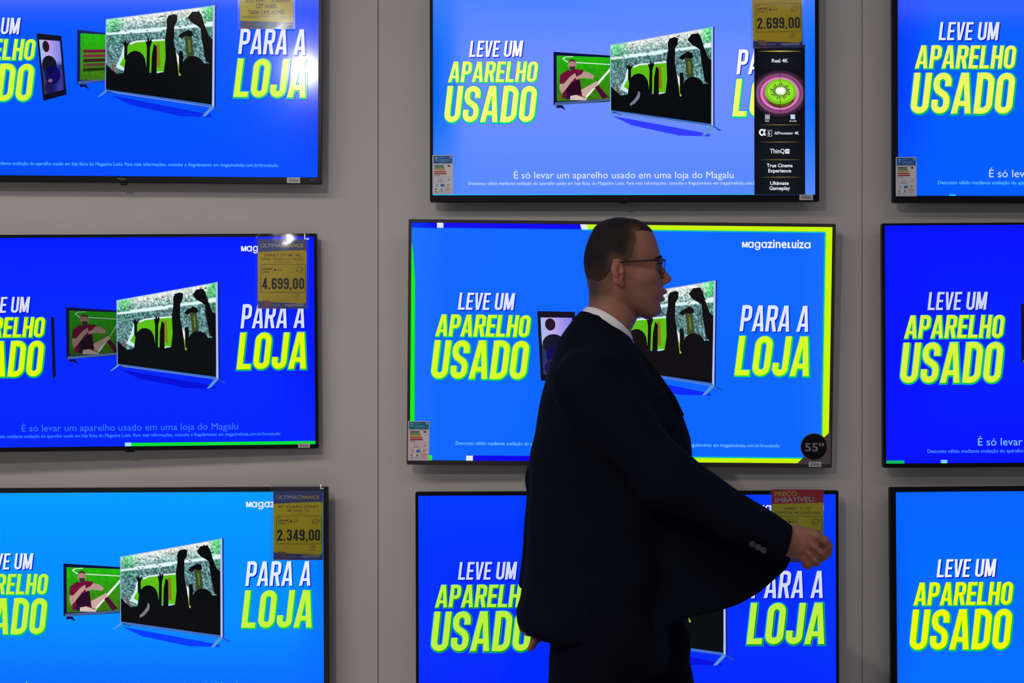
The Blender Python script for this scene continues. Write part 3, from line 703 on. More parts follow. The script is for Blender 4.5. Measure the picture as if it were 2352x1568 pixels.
# stickers and marks on the sets
surface_text(TVS['tl'], 'brand_lettering', 'Philco', 280.8, 413.8, 5.2, M['logo_grey'], 17)
surface_text(TVS['tl'], 'corner_lettering', 'Smart TV', 720, 414.6, 2.6, M['logo_grey'], 15)
bump(TVS['tl'], 'sensor', 283, 419, 16, 6, M['back']); bump(TVS['ml'], 'logo_tab', 298, 1030, 26, 8, M['bezel']); bump(TVS['tc'], 'sensor', 1432, 462, 20, 5, M['back'])
surface_text(TVS['tc'], 'brand_lettering', 'LG', 1435, 458.5, 5, M['back'], 11)
for k, bx in (('tl', (660, 408, 690, 421)), ('ml', (683, 1018.6, 710, 1028.6)), ('tc', (1835, 447, 1866, 460)), ('mc', (1860, 1061, 1889, 1073))):
    sticker(TVS[k], 'barcode_sticker', *bx, barcode, (100, 44), 'small white barcode sticker', y=TVS[k]['front'] - 0.0022)
sticker(TVS['tc'], 'energy_label', 993.5, 356.5, 1041, 447.5, energy('9.82'), (100, 190), 'white energy label with five coloured bars')
sticker(TVS['mc'], 'energy_label', 938, 966, 986, 1057, energy('11.2', (0, 120, 150), (235, 215, 220)), (100, 190), 'white energy label with five coloured bars')
sticker(TVS['tr'], 'energy_label', 2055.5, 361.5, 2103, 451.5, energy('13.57'), (100, 190), 'white energy label with five coloured bars')
def size_badge(c):
    T = lambda px, py, y: (lambda q: (q[0], y, q[1]))(c['loc'](px, py))
    mb = MB(); y0, y1 = c['front'] - 0.0002, c['front'] - 0.0012
    tri = [(1832, 1066.5), (1910.5, 990.5), (1911, 993), (1910.8, 1064), (1909, 1067)]
    mb.loft([[T(x, y, y1) for x, y in tri], [T(x, y, y0) for x, y in tri]])
    mb.v += [T(1872.3 + 31.6 * math.cos(a), 1026.6 + 31.6 * math.sin(a), y1 - 0.0003) for a in [2 * math.pi * k / 40 for k in range(40)]]; n = len(mb.v)
    mb.f.append(list(range(n - 40, n)))
    o = mb.build('size_badge', M['badge_brown'], c['root']); o['label'] = 'brown corner badge with a round black centre'
    mb = MB(); mb.v = [T(1872.3 + 29.6 * math.cos(a), 1026.8 + 29.6 * math.sin(a), y1 - 0.0006) for a in [2 * math.pi * k / 40 for k in range(40)]]; mb.f = [list(range(40))]
    mb.build('badge_disc', M['bezel_soft'], o)
    v, f = text_shape('55', 0.02); x0, x1 = v[:, 0].min(), v[:, 0].max()
    q = text_shape('”', 0.03); qx = q[0][:, 0]
    vv = [T(1851 + (p[0] - x0) / (x1 - x0) * 30.5, 1036.5 - p[1] * 18.5 / 0.69, y1 - 0.0009) for p in v]
    vv += [T(1882.5 + (p[0] - qx.min()) / (qx.max() - qx.min()) * 13, 1037 - p[1] * 18.5 / 0.69, y1 - 0.0009) for p in q[0]]
    mesh_obj('badge_lettering', vv, f + [[i + len(v) for i in g_] for g_ in q[1]], M['badge_ink'], o)
size_badge(TVS['mc'])

# ------------------------------------------------------------------ price signs in clear sleeves, hung over the top edge of their sets
YEL, NAVY, INK = (236, 222, 26), (74, 92, 168), (22, 22, 34)
def sign_body(P, lines, price, old, yellow=YEL, navy=NAVY, header=('ÚLTIMA', 'CHANCE')):
    W, H = 113, 159
    P.rect(0, 0, W, H, navy); P.up()
    if header[0] == 'ÚLTIMA':
        P.poly([(0, 32), (2, 30), (10, 29), (104, 25), (111, 26), (113, 30), (112, 140), (110, 146), (104, 147.5), (10, 143), (2, 142), (0, 138)], yellow); P.up()
        P.text('ÚLTIMA', (205, 205, 222), left=7, base=18.5, cap=8, width=46, bold=0.02); P.text('CHANCE', (232, 212, 60), left=53.5, base=18.5, cap=8, width=51, bold=0.02)
    else:
        P.rect(0, 0, W, H, yellow); P.up(); P.poly([(0, 0), (W, 0), (W, 28), (0, 31.5)], (200, 24, 62)); P.up()
        P.text('PREÇO', (228, 205, 50), left=6, base=14.5, cap=10, width=49, bold=0.03, slope=-0.02); P.text('IMBATÍVEL!', (205, 205, 222), left=8, base=28.2, cap=10, width=84, bold=0.03, slope=-0.03)
        P.poly([(0, 142), (W, 146), (W, H), (0, H)], navy)
    for k, (t, w_) in enumerate(lines): P.text(t, INK, cx=57, base=(39.5 if header[0] == 'ÚLTIMA' else 44.5) + 9 * k, cap=6.2 if header[0] == 'ÚLTIMA' else 5.8, width=w_)
    if header[0] == 'ÚLTIMA': P.rect(38, 53.3, 78, 54.2, (90, 85, 50))
    P.line([(v[0], v[1]) for v in rrect(7.5, 110, 58, 122, 3)], 0.9, INK, True)
    P.rect(10.5, 61.3, 17, 62.3, INK); P.text(old, INK, left=10.5, base=71, cap=5.6, width=21.5, bold=0.015); P.line([(10, 69.8), (33, 67.6)], 0.7, INK); P.rect(10.5, 74.5, 27, 75.9, (60, 58, 45))
    P.line([(34.5, 61), (34.5, 77)], 0.6, INK); P.text('PAGUE COM', INK, left=37, base=65.6, cap=1.9, width=19)
    P.poly([(37, 70.5), (40, 67.3), (43, 70.5), (40, 73.7)], INK); P.text('pix', (80, 76, 40), left=45.2, base=72.6, cap=6.2, width=12.5)
    cx_, cy_ = 96.5, 70
    P.line([(cx_ + 7.6 * math.cos(2 * math.pi * k / 24), cy_ + 7.6 * math.sin(2 * math.pi * k / 24)) for k in range(24)], 0.6, (60, 58, 40), True)
    P.line([(cx_ + 5.4 * math.cos(2 * math.pi * k / 24), cy_ + 5.4 * math.sin(2 * math.pi * k / 24)) for k in range(24)], 0.5, (60, 58, 40), True)
    P.poly([(cx_ - 9, cy_ + 2.6), (cx_ + 8, cy_ - 4.6), (cx_ + 9, cy_ - 2), (cx_ - 8, cy_ + 5)], yellow); P.up(); P.line([(cx_ - 9, cy_ + 2.6), (cx_ + 8, cy_ - 4.6), (cx_ + 9, cy_ - 2), (cx_ - 8, cy_ + 5)], 0.5, (60, 58, 40), True)
    if price: P.head(price[0], (price[1], 89, price[2], 114.5), INK, shear=0.0, t=0.155, gap=0.085)
    for y, x0 in ((125, 86), (128, 88), (131, 84), (136, 82)): P.rect(x0, y, 96, y + 1.0, (110, 104, 60))
    P.poly([(10, 140), (25, 140), (25, 143), (30, 143), (30, 153), (14, 152), (14, 146), (10, 146)], (165, 120, 95)); P.up()
    for k in range(4): P.rect(11, 141.5 + 2.6 * k, 29, 142.2 + 2.6 * k, (95, 100, 150))
    for y, x1 in ((149, 51), (152, 50)): P.rect(32, y, x1, y + 1.1, (150, 155, 195))
    P.text('magazineluiza', (200, 200, 222), right=106, base=153, cap=6, width=42, bold=0.03)
    for k, col in enumerate(((215, 150, 60), (205, 85, 70), (190, 50, 80), (130, 50, 110), (70, 60, 130), (60, 70, 140), (40, 130, 150), (50, 120, 60))): P.rect(W * k / 8, 157, W * (k + 1) / 8, 158.4, col)
def rate_body(P):
    W, H = 113, 159
    P.rect(0, 0, W, H, YEL); P.up(); P.poly([(0, 142), (W, 146), (W, H), (0, H)], (20, 110, 180)); P.up()
    P.text('2.599,00', INK, left=12, base=101, cap=8, width=40, bold=0.02); P.text('5.068,00', INK, left=68, base=101, cap=8, width=39, bold=0.02)
    P.line([(5, 103), (53, 103)], 0.5, INK); P.line([(60, 103), (109, 104)], 0.5, INK)
    P.text('CET 34,88%.', INK, cx=57, base=115.5, cap=9, width=46, bold=0.015); P.text('TAXA: 2,49% AO MÊS.', INK, cx=57, base=128.6, cap=9, width=79, bold=0.015)
    for y, x1 in ((131.5, 73), (133.7, 62), (135.6, 41)): P.rect(6.5, y, x1, y + 0.8, (110, 104, 50))
    P.line([(86, 132), (97, 132.3), (97, 141), (86, 141)], 0.4, (110, 104, 50), True)
    for y in (133.5, 135.6, 137.6): P.rect(88, y, 95, y + 0.7, (110, 104, 50))
    P.poly([(11, 145), (22, 144.5), (23, 147), (28, 147), (28, 153), (11, 152)], (150, 95, 95)); P.up()
    for y, x1 in ((149.2, 44), (151.8, 46)): P.rect(30, y, x1, y + 0.9, (120, 175, 215))
    P.text('magalu', (190, 205, 225), right=111, base=152.6, cap=5.6, width=21, bold=0.03)
    for k, col in enumerate(((215, 130, 60), (205, 65, 70), (190, 40, 80), (120, 50, 110), (70, 60, 130), (150, 160, 190), (40, 130, 150), (50, 120, 60))): P.rect(W * k / 8, 156.6, W * (k + 1) / 8, 158.6, col)
def sign(c, x0, y0, x1, y1, sl, draw, label, roll=0.0, navy=None, bow=0.0015):
    yq = D_TV - 0.0125; k = yq / F
    ctr = at((x0 + x1) / 2, (y0 + y1) / 2, yq)
    root = thing('price_sign', label, 'sign', ctr, (0, roll, 0), 'price signs on the televisions')
    wx, hz = (x1 - x0) * k, (y1 - y0) * k
    P = Panel(lambda x, y: ((x / 113 - 0.5) * wx, (0.5 - y / 159) * hz), 0.00006)
    draw(P); P.build('paper', [M['print']], root)
    a, b_, d, e = sl
    X0, X1, Z1, Z0 = (a - (x0 + x1) / 2) * k, (d - (x0 + x1) / 2) * k, -(b_ - (y0 + y1) / 2) * k, -(e - (y0 + y1) / 2) * k
    v = []; f = []; nx, nz = 10, 12
    for sgn, y in ((0, -0.0018), (1, 0.0008)):
        for j in range(nz + 1):
            for i in range(nx + 1):
                u, w_ = i / nx, j / nz
                v.append((X0 + (X1 - X0) * u, y - (0 if sgn else bow * math.sin(math.pi * u) * math.sin(math.pi * w_)), Z0 + (Z1 - Z0) * w_))
    for s_ in (0, 1):
        o_ = s_ * (nx + 1) * (nz + 1)
        f += [[o_ + j * (nx + 1) + i, o_ + j * (nx + 1) + i + 1, o_ + (j + 1) * (nx + 1) + i + 1, o_ + (j + 1) * (nx + 1) + i] for j in range(nz) for i in range(nx)]
    n = len(v); t = nz * (nx + 1) + (nx + 1) * (nz + 1)      # flap folded back over the set's top edge
    v += [(X0, 0.020, Z1 + 0.001), (X1, 0.020, Z1 + 0.001)]; f.append([t, t + nx, n + 1, n])
    mesh_obj('plastic_sleeve', v, f, M['sleeve' if bow > 0.005 else 'sleeve_flat'], root, True)
    return root
sign(TVS['tl'], 551.5, -106, 673, 66, (546, -112, 678, 67), rate_body, 'yellow sign reading CET 34,88% on the top left TV')
sign(TVS['tc'], 1728.5, -49, 1842, 110, (1724, -60, 1848, 111), lambda P: sign_body(P, [('SMART TV 50" 4K', 78)], ('2.699,00', 10, 108), '2.869,00', (238, 212, 6), (44, 64, 150)), 'yellow price sign reading 2.699,00 above the kiwi picture', roll=-0.022)
sign(TVS['ml'], 592, 549, 704.5, 708.5, (587, 536.5, 710, 709.5), lambda P: sign_body(P, [('SMART TV 48" 4K', 84), ('UHD OLED LG OLED', 95)], ('4.699,00', 10, 107), '6.399,00', (215, 192, 50), (88, 100, 165)), 'yellow price sign reading 4.699,00 in a shiny plastic sleeve', bow=0.008)
sign(TVS['bl'], 628, 1127, 741.5, 1285.5, (621, 1112.5, 744, 1287), lambda P: sign_body(P, [('49" KU6450 SMART', 93), ('4K UHD TV', 51)], ('2.349,00', 9, 107), '3.361,00'), 'yellow price sign reading 2.349,00 on the light blue TV')
sign(TVS['bc'], 1772, 1124, 1891, 1291, (1768, 1121, 1893, 1292), lambda P: sign_body(P, [('SMART TV 55"', 60), ('CRYSTAL 4K SAMSUNG', 99)], (',00', 74, 107), '', (226, 222, 26), header=('PREÇO', '')), 'yellow sign with red PREÇO IMBATÍVEL! header behind the man\'s hand', roll=0.004)

# ------------------------------------------------------------------ implicit surfaces for the walking man
def smin(a, b_, k):
    if k <= 0: return np.minimum(a, b_)
    h = np.clip(0.5 + 0.5 * (b_ - a) / k, 0, 1); return b_ * (1 - h) + a * h - k * h * (1 - h)
def smax(a, b_, k): return -smin(-a, -b_, k)
class Prim:
    def __init__(s, fn, ctr, rad, op='u', k=0.01): s.fn, s.c, s.r, s.op, s.k = fn, np.array(ctr, float), rad, op, k
def cap(a, b_, r0, r1, op='u', k=0.01, flat=None):
    """tapered capsule; flat=(axis vector, factor) squashes it along that axis"""
    a, b_ = np.array(a, float), np.array(b_, float); ab = b_ - a; L2 = ab @ ab + 1e-12
    def fn(p):
        d = p - a
        t = np.clip((d @ ab) / L2, 0, 1)
        q = d - t[..., None] * ab
        if flat is not None:
            ax = np.array(flat[0], float); ax /= np.linalg.norm(ax); q = q + (q @ ax)[..., None] * ax * (flat[1] - 1)
        return np.sqrt((q * q).sum(-1)) - (r0 + (r1 - r0) * t)
    return Prim(fn, (a + b_) / 2, np.sqrt(L2) / 2 + max(r0, r1), op, k)
def chain(pts, rs, k=0.01, flat=None): return [cap(pts[i], pts[i + 1], rs[i], rs[i + 1], 'u', k, flat) for i in range(len(pts) - 1)]
def ell(c, r, op='u', k=0.01, rot=None):
    c = np.array(c, float); r = np.array(r, float); R = np.array(rot.to_matrix()) if rot else None
    def fn(p):
        d = p - c
        if R is not None: d = d @ R
        q = d / r; n = np.sqrt((q * q).sum(-1)); g = np.sqrt(((q / r) ** 2).sum(-1)) + 1e-9
        return n * (n - 1) / g
    return Prim(fn, c, r.max(), op, k)
def slices(rows, yc, n=2.2, op='u', k=0.01):
    """rows of (z, x back, x front, half width); rounded-box like horizontal sections"""
    A = np.array(sorted(rows)); z, xb, xf, w = A.T
    def fn(p):
        Z = p[..., 2]; zc = np.clip(Z, z[0], z[-1])
        b0, f0, w0 = np.interp(zc, z, xb), np.interp(zc, z, xf), np.interp(zc, z, w)
        c, a = (b0 + f0) / 2, np.maximum((f0 - b0) / 2, 0.003); w0 = np.maximum(w0, 0.003)
        q = (np.abs((p[..., 0] - c) / a) ** n + np.abs((p[..., 1] - yc) / w0) ** n) ** (1 / n)
        f = (q - 1) * np.minimum(a, w0)
        o_ = np.abs(Z - zc); return np.where(o_ > 1e-9, np.maximum(f, o_), f)
    c = ((xb.min() + xf.max()) / 2, yc, (z[0] + z[-1]) / 2)
    return Prim(fn, c, math.sqrt(((xf.max() - xb.min()) / 2) ** 2 + w.max() ** 2 + ((z[-1] - z[0]) / 2) ** 2), op, k)
def plate(poly, ycurve, th, op='u', k=0.01):
    """upright cloth panel: outline in x,z, thickness th about the sheet y = ycurve(x, z)"""
    V = np.array(poly, float)
    def fn(p):
        X, Z = p[..., 0], p[..., 2]; d = np.full(X.shape, 1e9); inside = np.zeros(X.shape, bool)
        for i in range(len(V)):
            a, b_ = V[i - 1], V[i]; e = b_ - a
            wx, wz = X - a[0], Z - a[1]; t = np.clip((wx * e[0] + wz * e[1]) / (e @ e), 0, 1)
            d = np.minimum(d, np.hypot(wx - e[0] * t, wz - e[1] * t))
            cnd = (a[1] > Z) != (b_[1] > Z)
            xs_ = a[0] + (Z - a[1]) / (b_[1] - a[1] + 1e-12) * e[0]
            inside ^= cnd & (X < xs_)
        d = np.where(inside, -d, d)
        return smax(d, np.abs(p[..., 1] - ycurve(X, Z)) - th / 2, 0.006) 
    c = V.mean(0); return Prim(fn, (c[0], float(ycurve(c[0], c[1])), c[1]), np.hypot(*(V - c).T).max() + 0.15, op, k)

def evaluate(prims, p, ctr=None, rad=None):
    f = None
    for q in prims:
        if ctr is not None and np.linalg.norm(ctr - q.c) > q.r + rad + 0.06: continue
        if f is None:
            if q.op != 'u': continue
            f = q.fn(p); continue
        g = q.fn(p)
        f = smin(f, g, q.k) if q.op == 'u' else (smax(f, -g, q.k) if q.op == 's' else smax(f, g, q.k))
    return np.full(p.shape[:-1], 1.0) if f is None else f
def polygonise(prims, h, disp=None, B=20):
    us = [q for q in prims if q.op == 'u']
    lo = np.min([q.c - q.r for q in us], 0) - 2 * h; hi = np.max([q.c + q.r for q in us], 0) + 2 * h
    n = np.ceil((hi - lo) / h / B).astype(int); rad = B * h * 0.5 * math.sqrt(3)
    big = (n + 2) * B + 4; ids = []; pos = []; faces = []
    g = np.arange(-1, B + 1)
    lat = np.stack(np.meshgrid(g, g, g, indexing='ij'), -1)
    for bi in np.ndindex(*n):
        base = np.array(bi) * B; ctr = lo + (base + B / 2) * h
        fc = evaluate(prims, ctr[None, :], ctr, rad)[0]
        if abs(fc) > rad * 1.9 + 0.02: continue
        p = lo + (lat + base) * h
        f = evaluate(prims, p, ctr, rad + 2 * h)
        if disp is not None: f = f + disp(p)
        s = f < 0
        if s.all() or not s.any(): continue
        m = B + 1
        cnt = np.zeros((m, m, m), int)
        for d in np.ndindex(2, 2, 2): cnt += s[d[0]:d[0] + m, d[1]:d[1] + m, d[2]:d[2] + m]
        act = (cnt > 0) & (cnt < 8)
        acc = np.zeros((m, m, m, 3)); num = np.zeros((m, m, m))
        for ax in range(3):
            o1, o2 = [q for q in range(3) if q != ax]
            for u in (0, 1):
                for v in (0, 1):
                    st = [0, 0, 0]; st[o1] = u; st[o2] = v; en = list(st); en[ax] = 1
                    sl = tuple(slice(q, q + m) for q in st); sl2 = tuple(slice(q, q + m) for q in en)
                    fa, fb = f[sl], f[sl2]; c = (fa < 0) != (fb < 0)
                    t = np.where(c, fa / np.where(c, fa - fb, 1), 0)
                    vec = np.zeros((m, m, m, 3)); vec[..., o1] = u; vec[..., o2] = v; vec[..., ax] = t
                    acc += vec * c[..., None]; num += c
        idx = np.argwhere(act)
        cell = idx - 1 + base + 1
        gid = (cell[:, 0] * big[1] + cell[:, 1]) * big[2] + cell[:, 2]
        ids.append(gid); pos.append(lo + (idx - 1 + base + acc[act] / num[act][:, None]) * h)
        for ax in range(3):
            o1, o2 = (ax + 1) % 3, (ax + 2) % 3
            i0 = tuple(slice(1, B + 1) for _ in range(3))
            st = [1, 1, 1]; st[ax] = 2
            fa = s[i0]; fb = s[tuple(slice(q, q + B) for q in st)]
            for sign_, msk in ((0, fa & ~fb), (1, ~fa & fb)):
                e = np.argwhere(msk)
                if not len(e): continue
                c0 = e + base + 1; e1 = np.zeros(3, int); e1[o1] = 1; e2 = np.zeros(3, int); e2[o2] = 1
                q = [c0 - e1 - e2, c0 - e2, c0, c0 - e1]
                if sign_: q = q[::-1]
                faces.append(np.stack([(w[:, 0] * big[1] + w[:, 1]) * big[2] + w[:, 2] for w in q], 1))
    ids = np.concatenate(ids); pos = np.concatenate(pos); faces = np.concatenate(faces)
    u, first = np.unique(ids, return_index=True)
    fi = np.searchsorted(u, faces)
    return pos[first], fi
def sdf_obj(name, prims, h, m, parent, disp=None, col=None, mats=None):
    v, f = polygonise(prims, h, disp)
    me = bpy.data.meshes.new(name); me.from_pydata(v.tolist(), [], f.tolist()); me.update()
    me.materials.append(m); me.polygons.foreach_set('use_smooth', [True] * len(me.polygons))
    if col is not None:
        a = me.color_attributes.new('Col', 'FLOAT_COLOR', 'POINT'); c = np.ones((len(v), 4), np.float32); c[:, :3] = col(v); a.data.foreach_set('color', c.ravel())
    o = link(bpy.data.objects.new(name, me), parent)
    sm = o.modifiers.new('smooth', 'SMOOTH'); sm.factor = 0.5; sm.iterations = 2
    return o

# ------------------------------------------------------------------ the walking man
YM = 3.368
def W(px, py, y=YM):
    v = at(px, py, y); return np.array(v)
def X(px, y=YM): return (px - 1176) * y / F
def Z(py, y=YM): return CAM_Z - (py - 784) * y / F
def skin_mat():
    m = attr_mat('skin', False, 0.52, 0.35); return m
M['skin'] = skin_mat()
M['hair'] = attr_mat('short_hair', False, 0.75, 0.15)
M['suit'] = mat('navy_suit_cloth', (0.0022, 0.0036, 0.0085), 0.9, 0.08, noise=(220, 0.25), bump=(700, 0.15))
M['trouser'] = mat('navy_trouser_cloth', (0.0020, 0.0030, 0.0072), 0.9, 0.08, noise=(220, 0.25), bump=(700, 0.15))
M['shirt'] = mat('white_shirt_cloth', (0.72, 0.70, 0.72), 0.8, 0.2, bump=(900, 0.1))
M['button'] = mat('jacket_button', (0.035, 0.027, 0.034), 0.4, 0.4)
M['shaded_eyewhite'] = mat('eyeball', (0.13, 0.10, 0.09), 0.3, 0.5); M['iris'] = mat('iris', (0.02, 0.012, 0.01), 0.2, 0.6)  # eyeball colour is darkened to carry the shade round the eye
M['brow'] = mat('eyebrow_hair', (0.012, 0.008, 0.007), 0.8, 0.2)
M['spec'] = mat('spectacle_frame', (0.008, 0.008, 0.010), 0.3, 0.5)
M['shoe'] = mat('black_leather', (0.008, 0.007, 0.007), 0.3, 0.5)
lens_m = bpy.data.materials.new('spectacle_lens'); lens_m.use_nodes = True
_nt = lens_m.node_tree; _nt.nodes.clear()
_o = _nt.nodes.new('ShaderNodeOutputMaterial'); _x = _nt.nodes.new('ShaderNodeMixShader'); _t = _nt.nodes.new('ShaderNodeBsdfTransparent'); _g = _nt.nodes.new('ShaderNodeBsdfGlossy')
_fr = _nt.nodes.new('ShaderNodeFresnel'); _fr.inputs['IOR'].default_value = 1.45; _g.inputs['Roughness'].default_value = 0.03; _t.inputs['Color'].default_value = (0.9, 0.95, 0.97, 1)
for a_, b_ in ((_fr.outputs[0], _x.inputs[0]), (_t.outputs[0], _x.inputs[1]), (_g.outputs[0], _x.inputs[2]), (_x.outputs[0], _o.inputs[0])): _nt.links.new(a_, b_)
_nt.links.remove(_x.inputs[0].links[0]); _x.inputs[0].default_value = 0.05

man = thing('person', 'man with short dark hair and glasses in a dark navy suit striding past the TVs', 'person', (X(1400), YM, 0))
def off(o):       # parts are modelled in room coordinates; keep them there under the man's empty
    o.matrix_parent_inverse = __import__('mathutils').Matrix.Translation(-Vector(man.location))
    return o

# --- head and neck
skull_px = [(503, 1412, 1432, .012), (504.5, 1402, 1448, .026), (507.5, 1391, 1463, .039), (512.5, 1380, 1473, .049), (519, 1371, 1484, .058), (528, 1364, 1493.5, .065), (537, 1359, 1500.5, .069), (550, 1353, 1506, .0735), (562, 1348.5, 1510, .0755),
            (580, 1344, 1514.8, .077), (592, 1342.5, 1516.8, .0765), (600, 1342, 1516.2, .0755), (608, 1342.5, 1513, .0745), (616, 1343.5, 1511.5, .0735), (625, 1345, 1513, .073), (640, 1349, 1517.5, .0715), (652, 1353, 1521, .069),
            (664, 1362, 1524, .066), (674, 1374, 1522.5, .063), (683, 1386, 1520.5, .060), (692, 1398, 1517.5, .056), (702, 1414, 1515.5, .051), (711, 1432, 1514.5, .045), (719, 1448, 1511, .037), (725, 1462, 1505, .029), (729.5, 1478, 1494, .016)]
def rows(px, shrink=0.0, dy=0.0): return [(Z(py) - dy, X(b_) + shrink, X(f_) - shrink, max(.004, w_ - shrink)) for py, b_, f_, w_ in px]
neck_px = [(632, 1357, 1440, .050), (655, 1353, 1462, .054), (680, 1353, 1467, .056), (705, 1351.5, 1467, .057), (733, 1347, 1463, .058), (757, 1343, 1450, .060), (780, 1335, 1447, .066), (800, 1325, 1452, .08)]
head = [slices(rows(skull_px), YM, 2.25), slices(rows(neck_px), YM, 2.1, 'u', 0.016)]
P3 = lambda px, py, dy=0.0: W(px, py) + np.array([0, dy, 0])
head += [cap(P3(1430, 668, -.052), P3(1490, 716, -.028), .013, .012, 'u', .02), cap(P3(1430, 668, .052), P3(1490, 716, .028), .013, .012, 'u', .02),      # jaw line
         cap(P3(1470, 640, -.052), P3(1492, 634, -.044), .014, .013, 'u', .02), cap(P3(1470, 640, .052), P3(1492, 634, .044), .014, .013, 'u', .02),       # cheekbones
         cap(P3(1508, 597, -.036), P3(1511.5, 596, 0), .0075, .0075, 'u', .008), cap(P3(1508, 597, .036), P3(1511.5, 596, 0), .0075, .0075, 'u', .008),        # brow
         ell(P3(1510, 613, -.033), (.013, .018, .012), 's', .010), ell(P3(1510, 613, .033), (.013, .018, .012), 's', .010),                                # eye hollows
         cap(P3(1499, 608.5, -.046), P3(1511, 607, -.024), .0048, .0048, 'u', .003), cap(P3(1499, 608.5, .046), P3(1511, 607, .024), .0048, .0048, 'u', .003),
         cap(P3(1499, 617.5, -.046), P3(1509, 618.5, -.024), .0045, .0045, 'u', .003), cap(P3(1499, 617.5, .046), P3(1509, 618.5, .024), .0045, .0045, 'u', .003),
         cap(P3(1510.5, 605), P3(1530.5, 638.5), .0060, .0090, 'u', .006), ell(P3(1532.2, 641), (.0102, .0098, .0092), 'u', .005),
         ell(P3(1524, 647, -.0125), (.0105, .0065, .0075), 'u', .005), ell(P3(1524, 647, .0125), (.0105, .0065, .0075), 'u', .005),
         ell(P3(1529, 652.5, -.0065), (.004, .0032, .003), 's', .002), ell(P3(1529, 652.5, .0065), (.004, .0032, .003), 's', .002),
         ell(P3(1519.5, 669.5), (.0135, .023, .0078), 'u', .004), ell(P3(1516.5, 688), (.0115, .020, .0080), 'u', .004),
         cap(P3(1530, 678.6, -.020), P3(1530, 678.6, .020), .0018, .0018, 's', .003), ell(P3(1523, 698.5), (.006, .018, .006), 's', .008),
         ell(P3(1504, 713), (.0155, .020, .0125), 'u', .010)]
for s_ in (-1, 1):
    rot = __import__('mathutils').Euler((s_ * 0.22, 0.16, -s_ * 0.25))
    head += [ell(P3(1414, 629, s_ * .079), (.0150, .0068, .0305), 'u', .004, rot), ell(P3(1412.5, 622, s_ * .084), (.0165, .0050, .0215), 'u', .003, rot),
             ell(P3(1417.5, 624, s_ * .0885), (.0070, .0058, .0140), 's', .003, rot), ell(P3(1420, 637, s_ * .0885), (.0058, .0070, .0070), 's', .003, rot),
             ell(P3(1420.5, 655, s_ * .079), (.0080, .0055, .0090), 'u', .004)]
# --- torso, arms and legs under the clothes
YR, YL = 3.172, 3.535                       # right (near) and left (far) arm
sh_r, el_r, wr_r = W(1352, 872, YR), W(1520, 1092, 3.135), W(1806, 1243, 3.165)
sh_l, el_l, wr_l = W(1342, 862, YL), W(1259, 1100, 3.545), W(1229, 1368, 3.50)
def leg_pts(s_):
    if s_ < 0: return [np.array([X(1392), YM - .095, .93]), np.array([X(1322), YM - .10, .475]), np.array([X(1092), YM - .10, .135]), np.array([X(1120), YM - .10, .03])]
    return [np.array([X(1425), YM + .095, .93]), np.array([X(1572), YM + .09, .50]), np.array([X(1640), YM + .09, .095]), np.array([X(1655), YM + .09, .05])]
body = head + [slices([(Z(790), X(1330), X(1450), .07), (Z(830), X(1300), X(1470), .15), (Z(900), X(1275), X(1500), .165), (Z(1050), X(1275), X(1520), .155), (Z(1200), X(1285), X(1505), .145), (Z(1400), X(1290), X(1500), .155), (Z(1480), X(1300), X(1490), .15)], YM, 2.2, 'u', .03)]
body += chain([sh_r, el_r, wr_r], [.048, .038, .029], .02) + chain([sh_l, el_l, wr_l], [.048, .038, .028], .02)
for s_ in (-1, 1):
    q = leg_pts(s_); body += chain(q[:3], [.075, .05, .036], .02)
# --- near hand, back of the hand to the camera, fingers curled
def HP(px, py, y): return W(px, py, y)
yh = 3.165
body += [cap(wr_r, HP(1838, 1247, yh), .0275, .030, 'u', .012, ((0, 1, 0), 1.35)),
         cap(HP(1834, 1232, yh + .004), HP(1854, 1234, yh + .002), .026, .0180, 'u', .012, ((0, 1, 0), 1.5)),
         cap(HP(1830, 1256, yh + .004), HP(1848, 1264, yh + .002), .026, .0185, 'u', .012, ((0, 1, 0), 1.5)),
         cap(HP(1842, 1244, yh + .006), HP(1853, 1248, yh + .002), .026, .0195, 'u', .012, ((0, 1, 0), 1.4))]
fing = [([(1854, 1224, .002), (1874, 1231, -.004), (1893, 1241, -.003), (1903, 1254, .004), (1901, 1270, .014), (1892, 1273, .026)], (.0128, .0112, .0099, .0092, .0085, .0075)),
        ([(1850, 1241, -.002), (1868, 1252, -.008), (1886, 1267, -.007), (1892, 1277, .006), (1880, 1280, .024)], (.0130, .0112, .0102, .0096, .0082)),
        ([(1845, 1256, -.002), (1859, 1269, -.008), (1873, 1284, -.006), (1875, 1291, .006), (1864, 1290, .022)], (.0122, .0105, .0096, .0090, .0078)),
        ([(1838, 1269, .002), (1848, 1281, -.004), (1857, 1294, -.002), (1857, 1299, .008), (1848, 1297, .020)], (.0108, .0090, .0082, .0077, .0070))]
for pts, r in fing: body += chain([HP(a, b_, yh + d) for a, b_, d in pts], r, .0045)
for a, b_, c, d in ((1871, 1242, 1899, 1263), (1862, 1262, 1885, 1284), (1850, 1275, 1866, 1296)):      # clefts between the fingers
    body.append(cap(HP(a, b_, yh - .0165), HP(c, d, yh - .0115), .0036, .0056, 's', .004))
body += chain([HP(1836, 1226, yh + .024), HP(1862, 1236, yh + .042), HP(1884, 1252, yh + .046), HP(1893, 1266, yh + .040)], (.0150, .0125, .0105, .0085), .005)
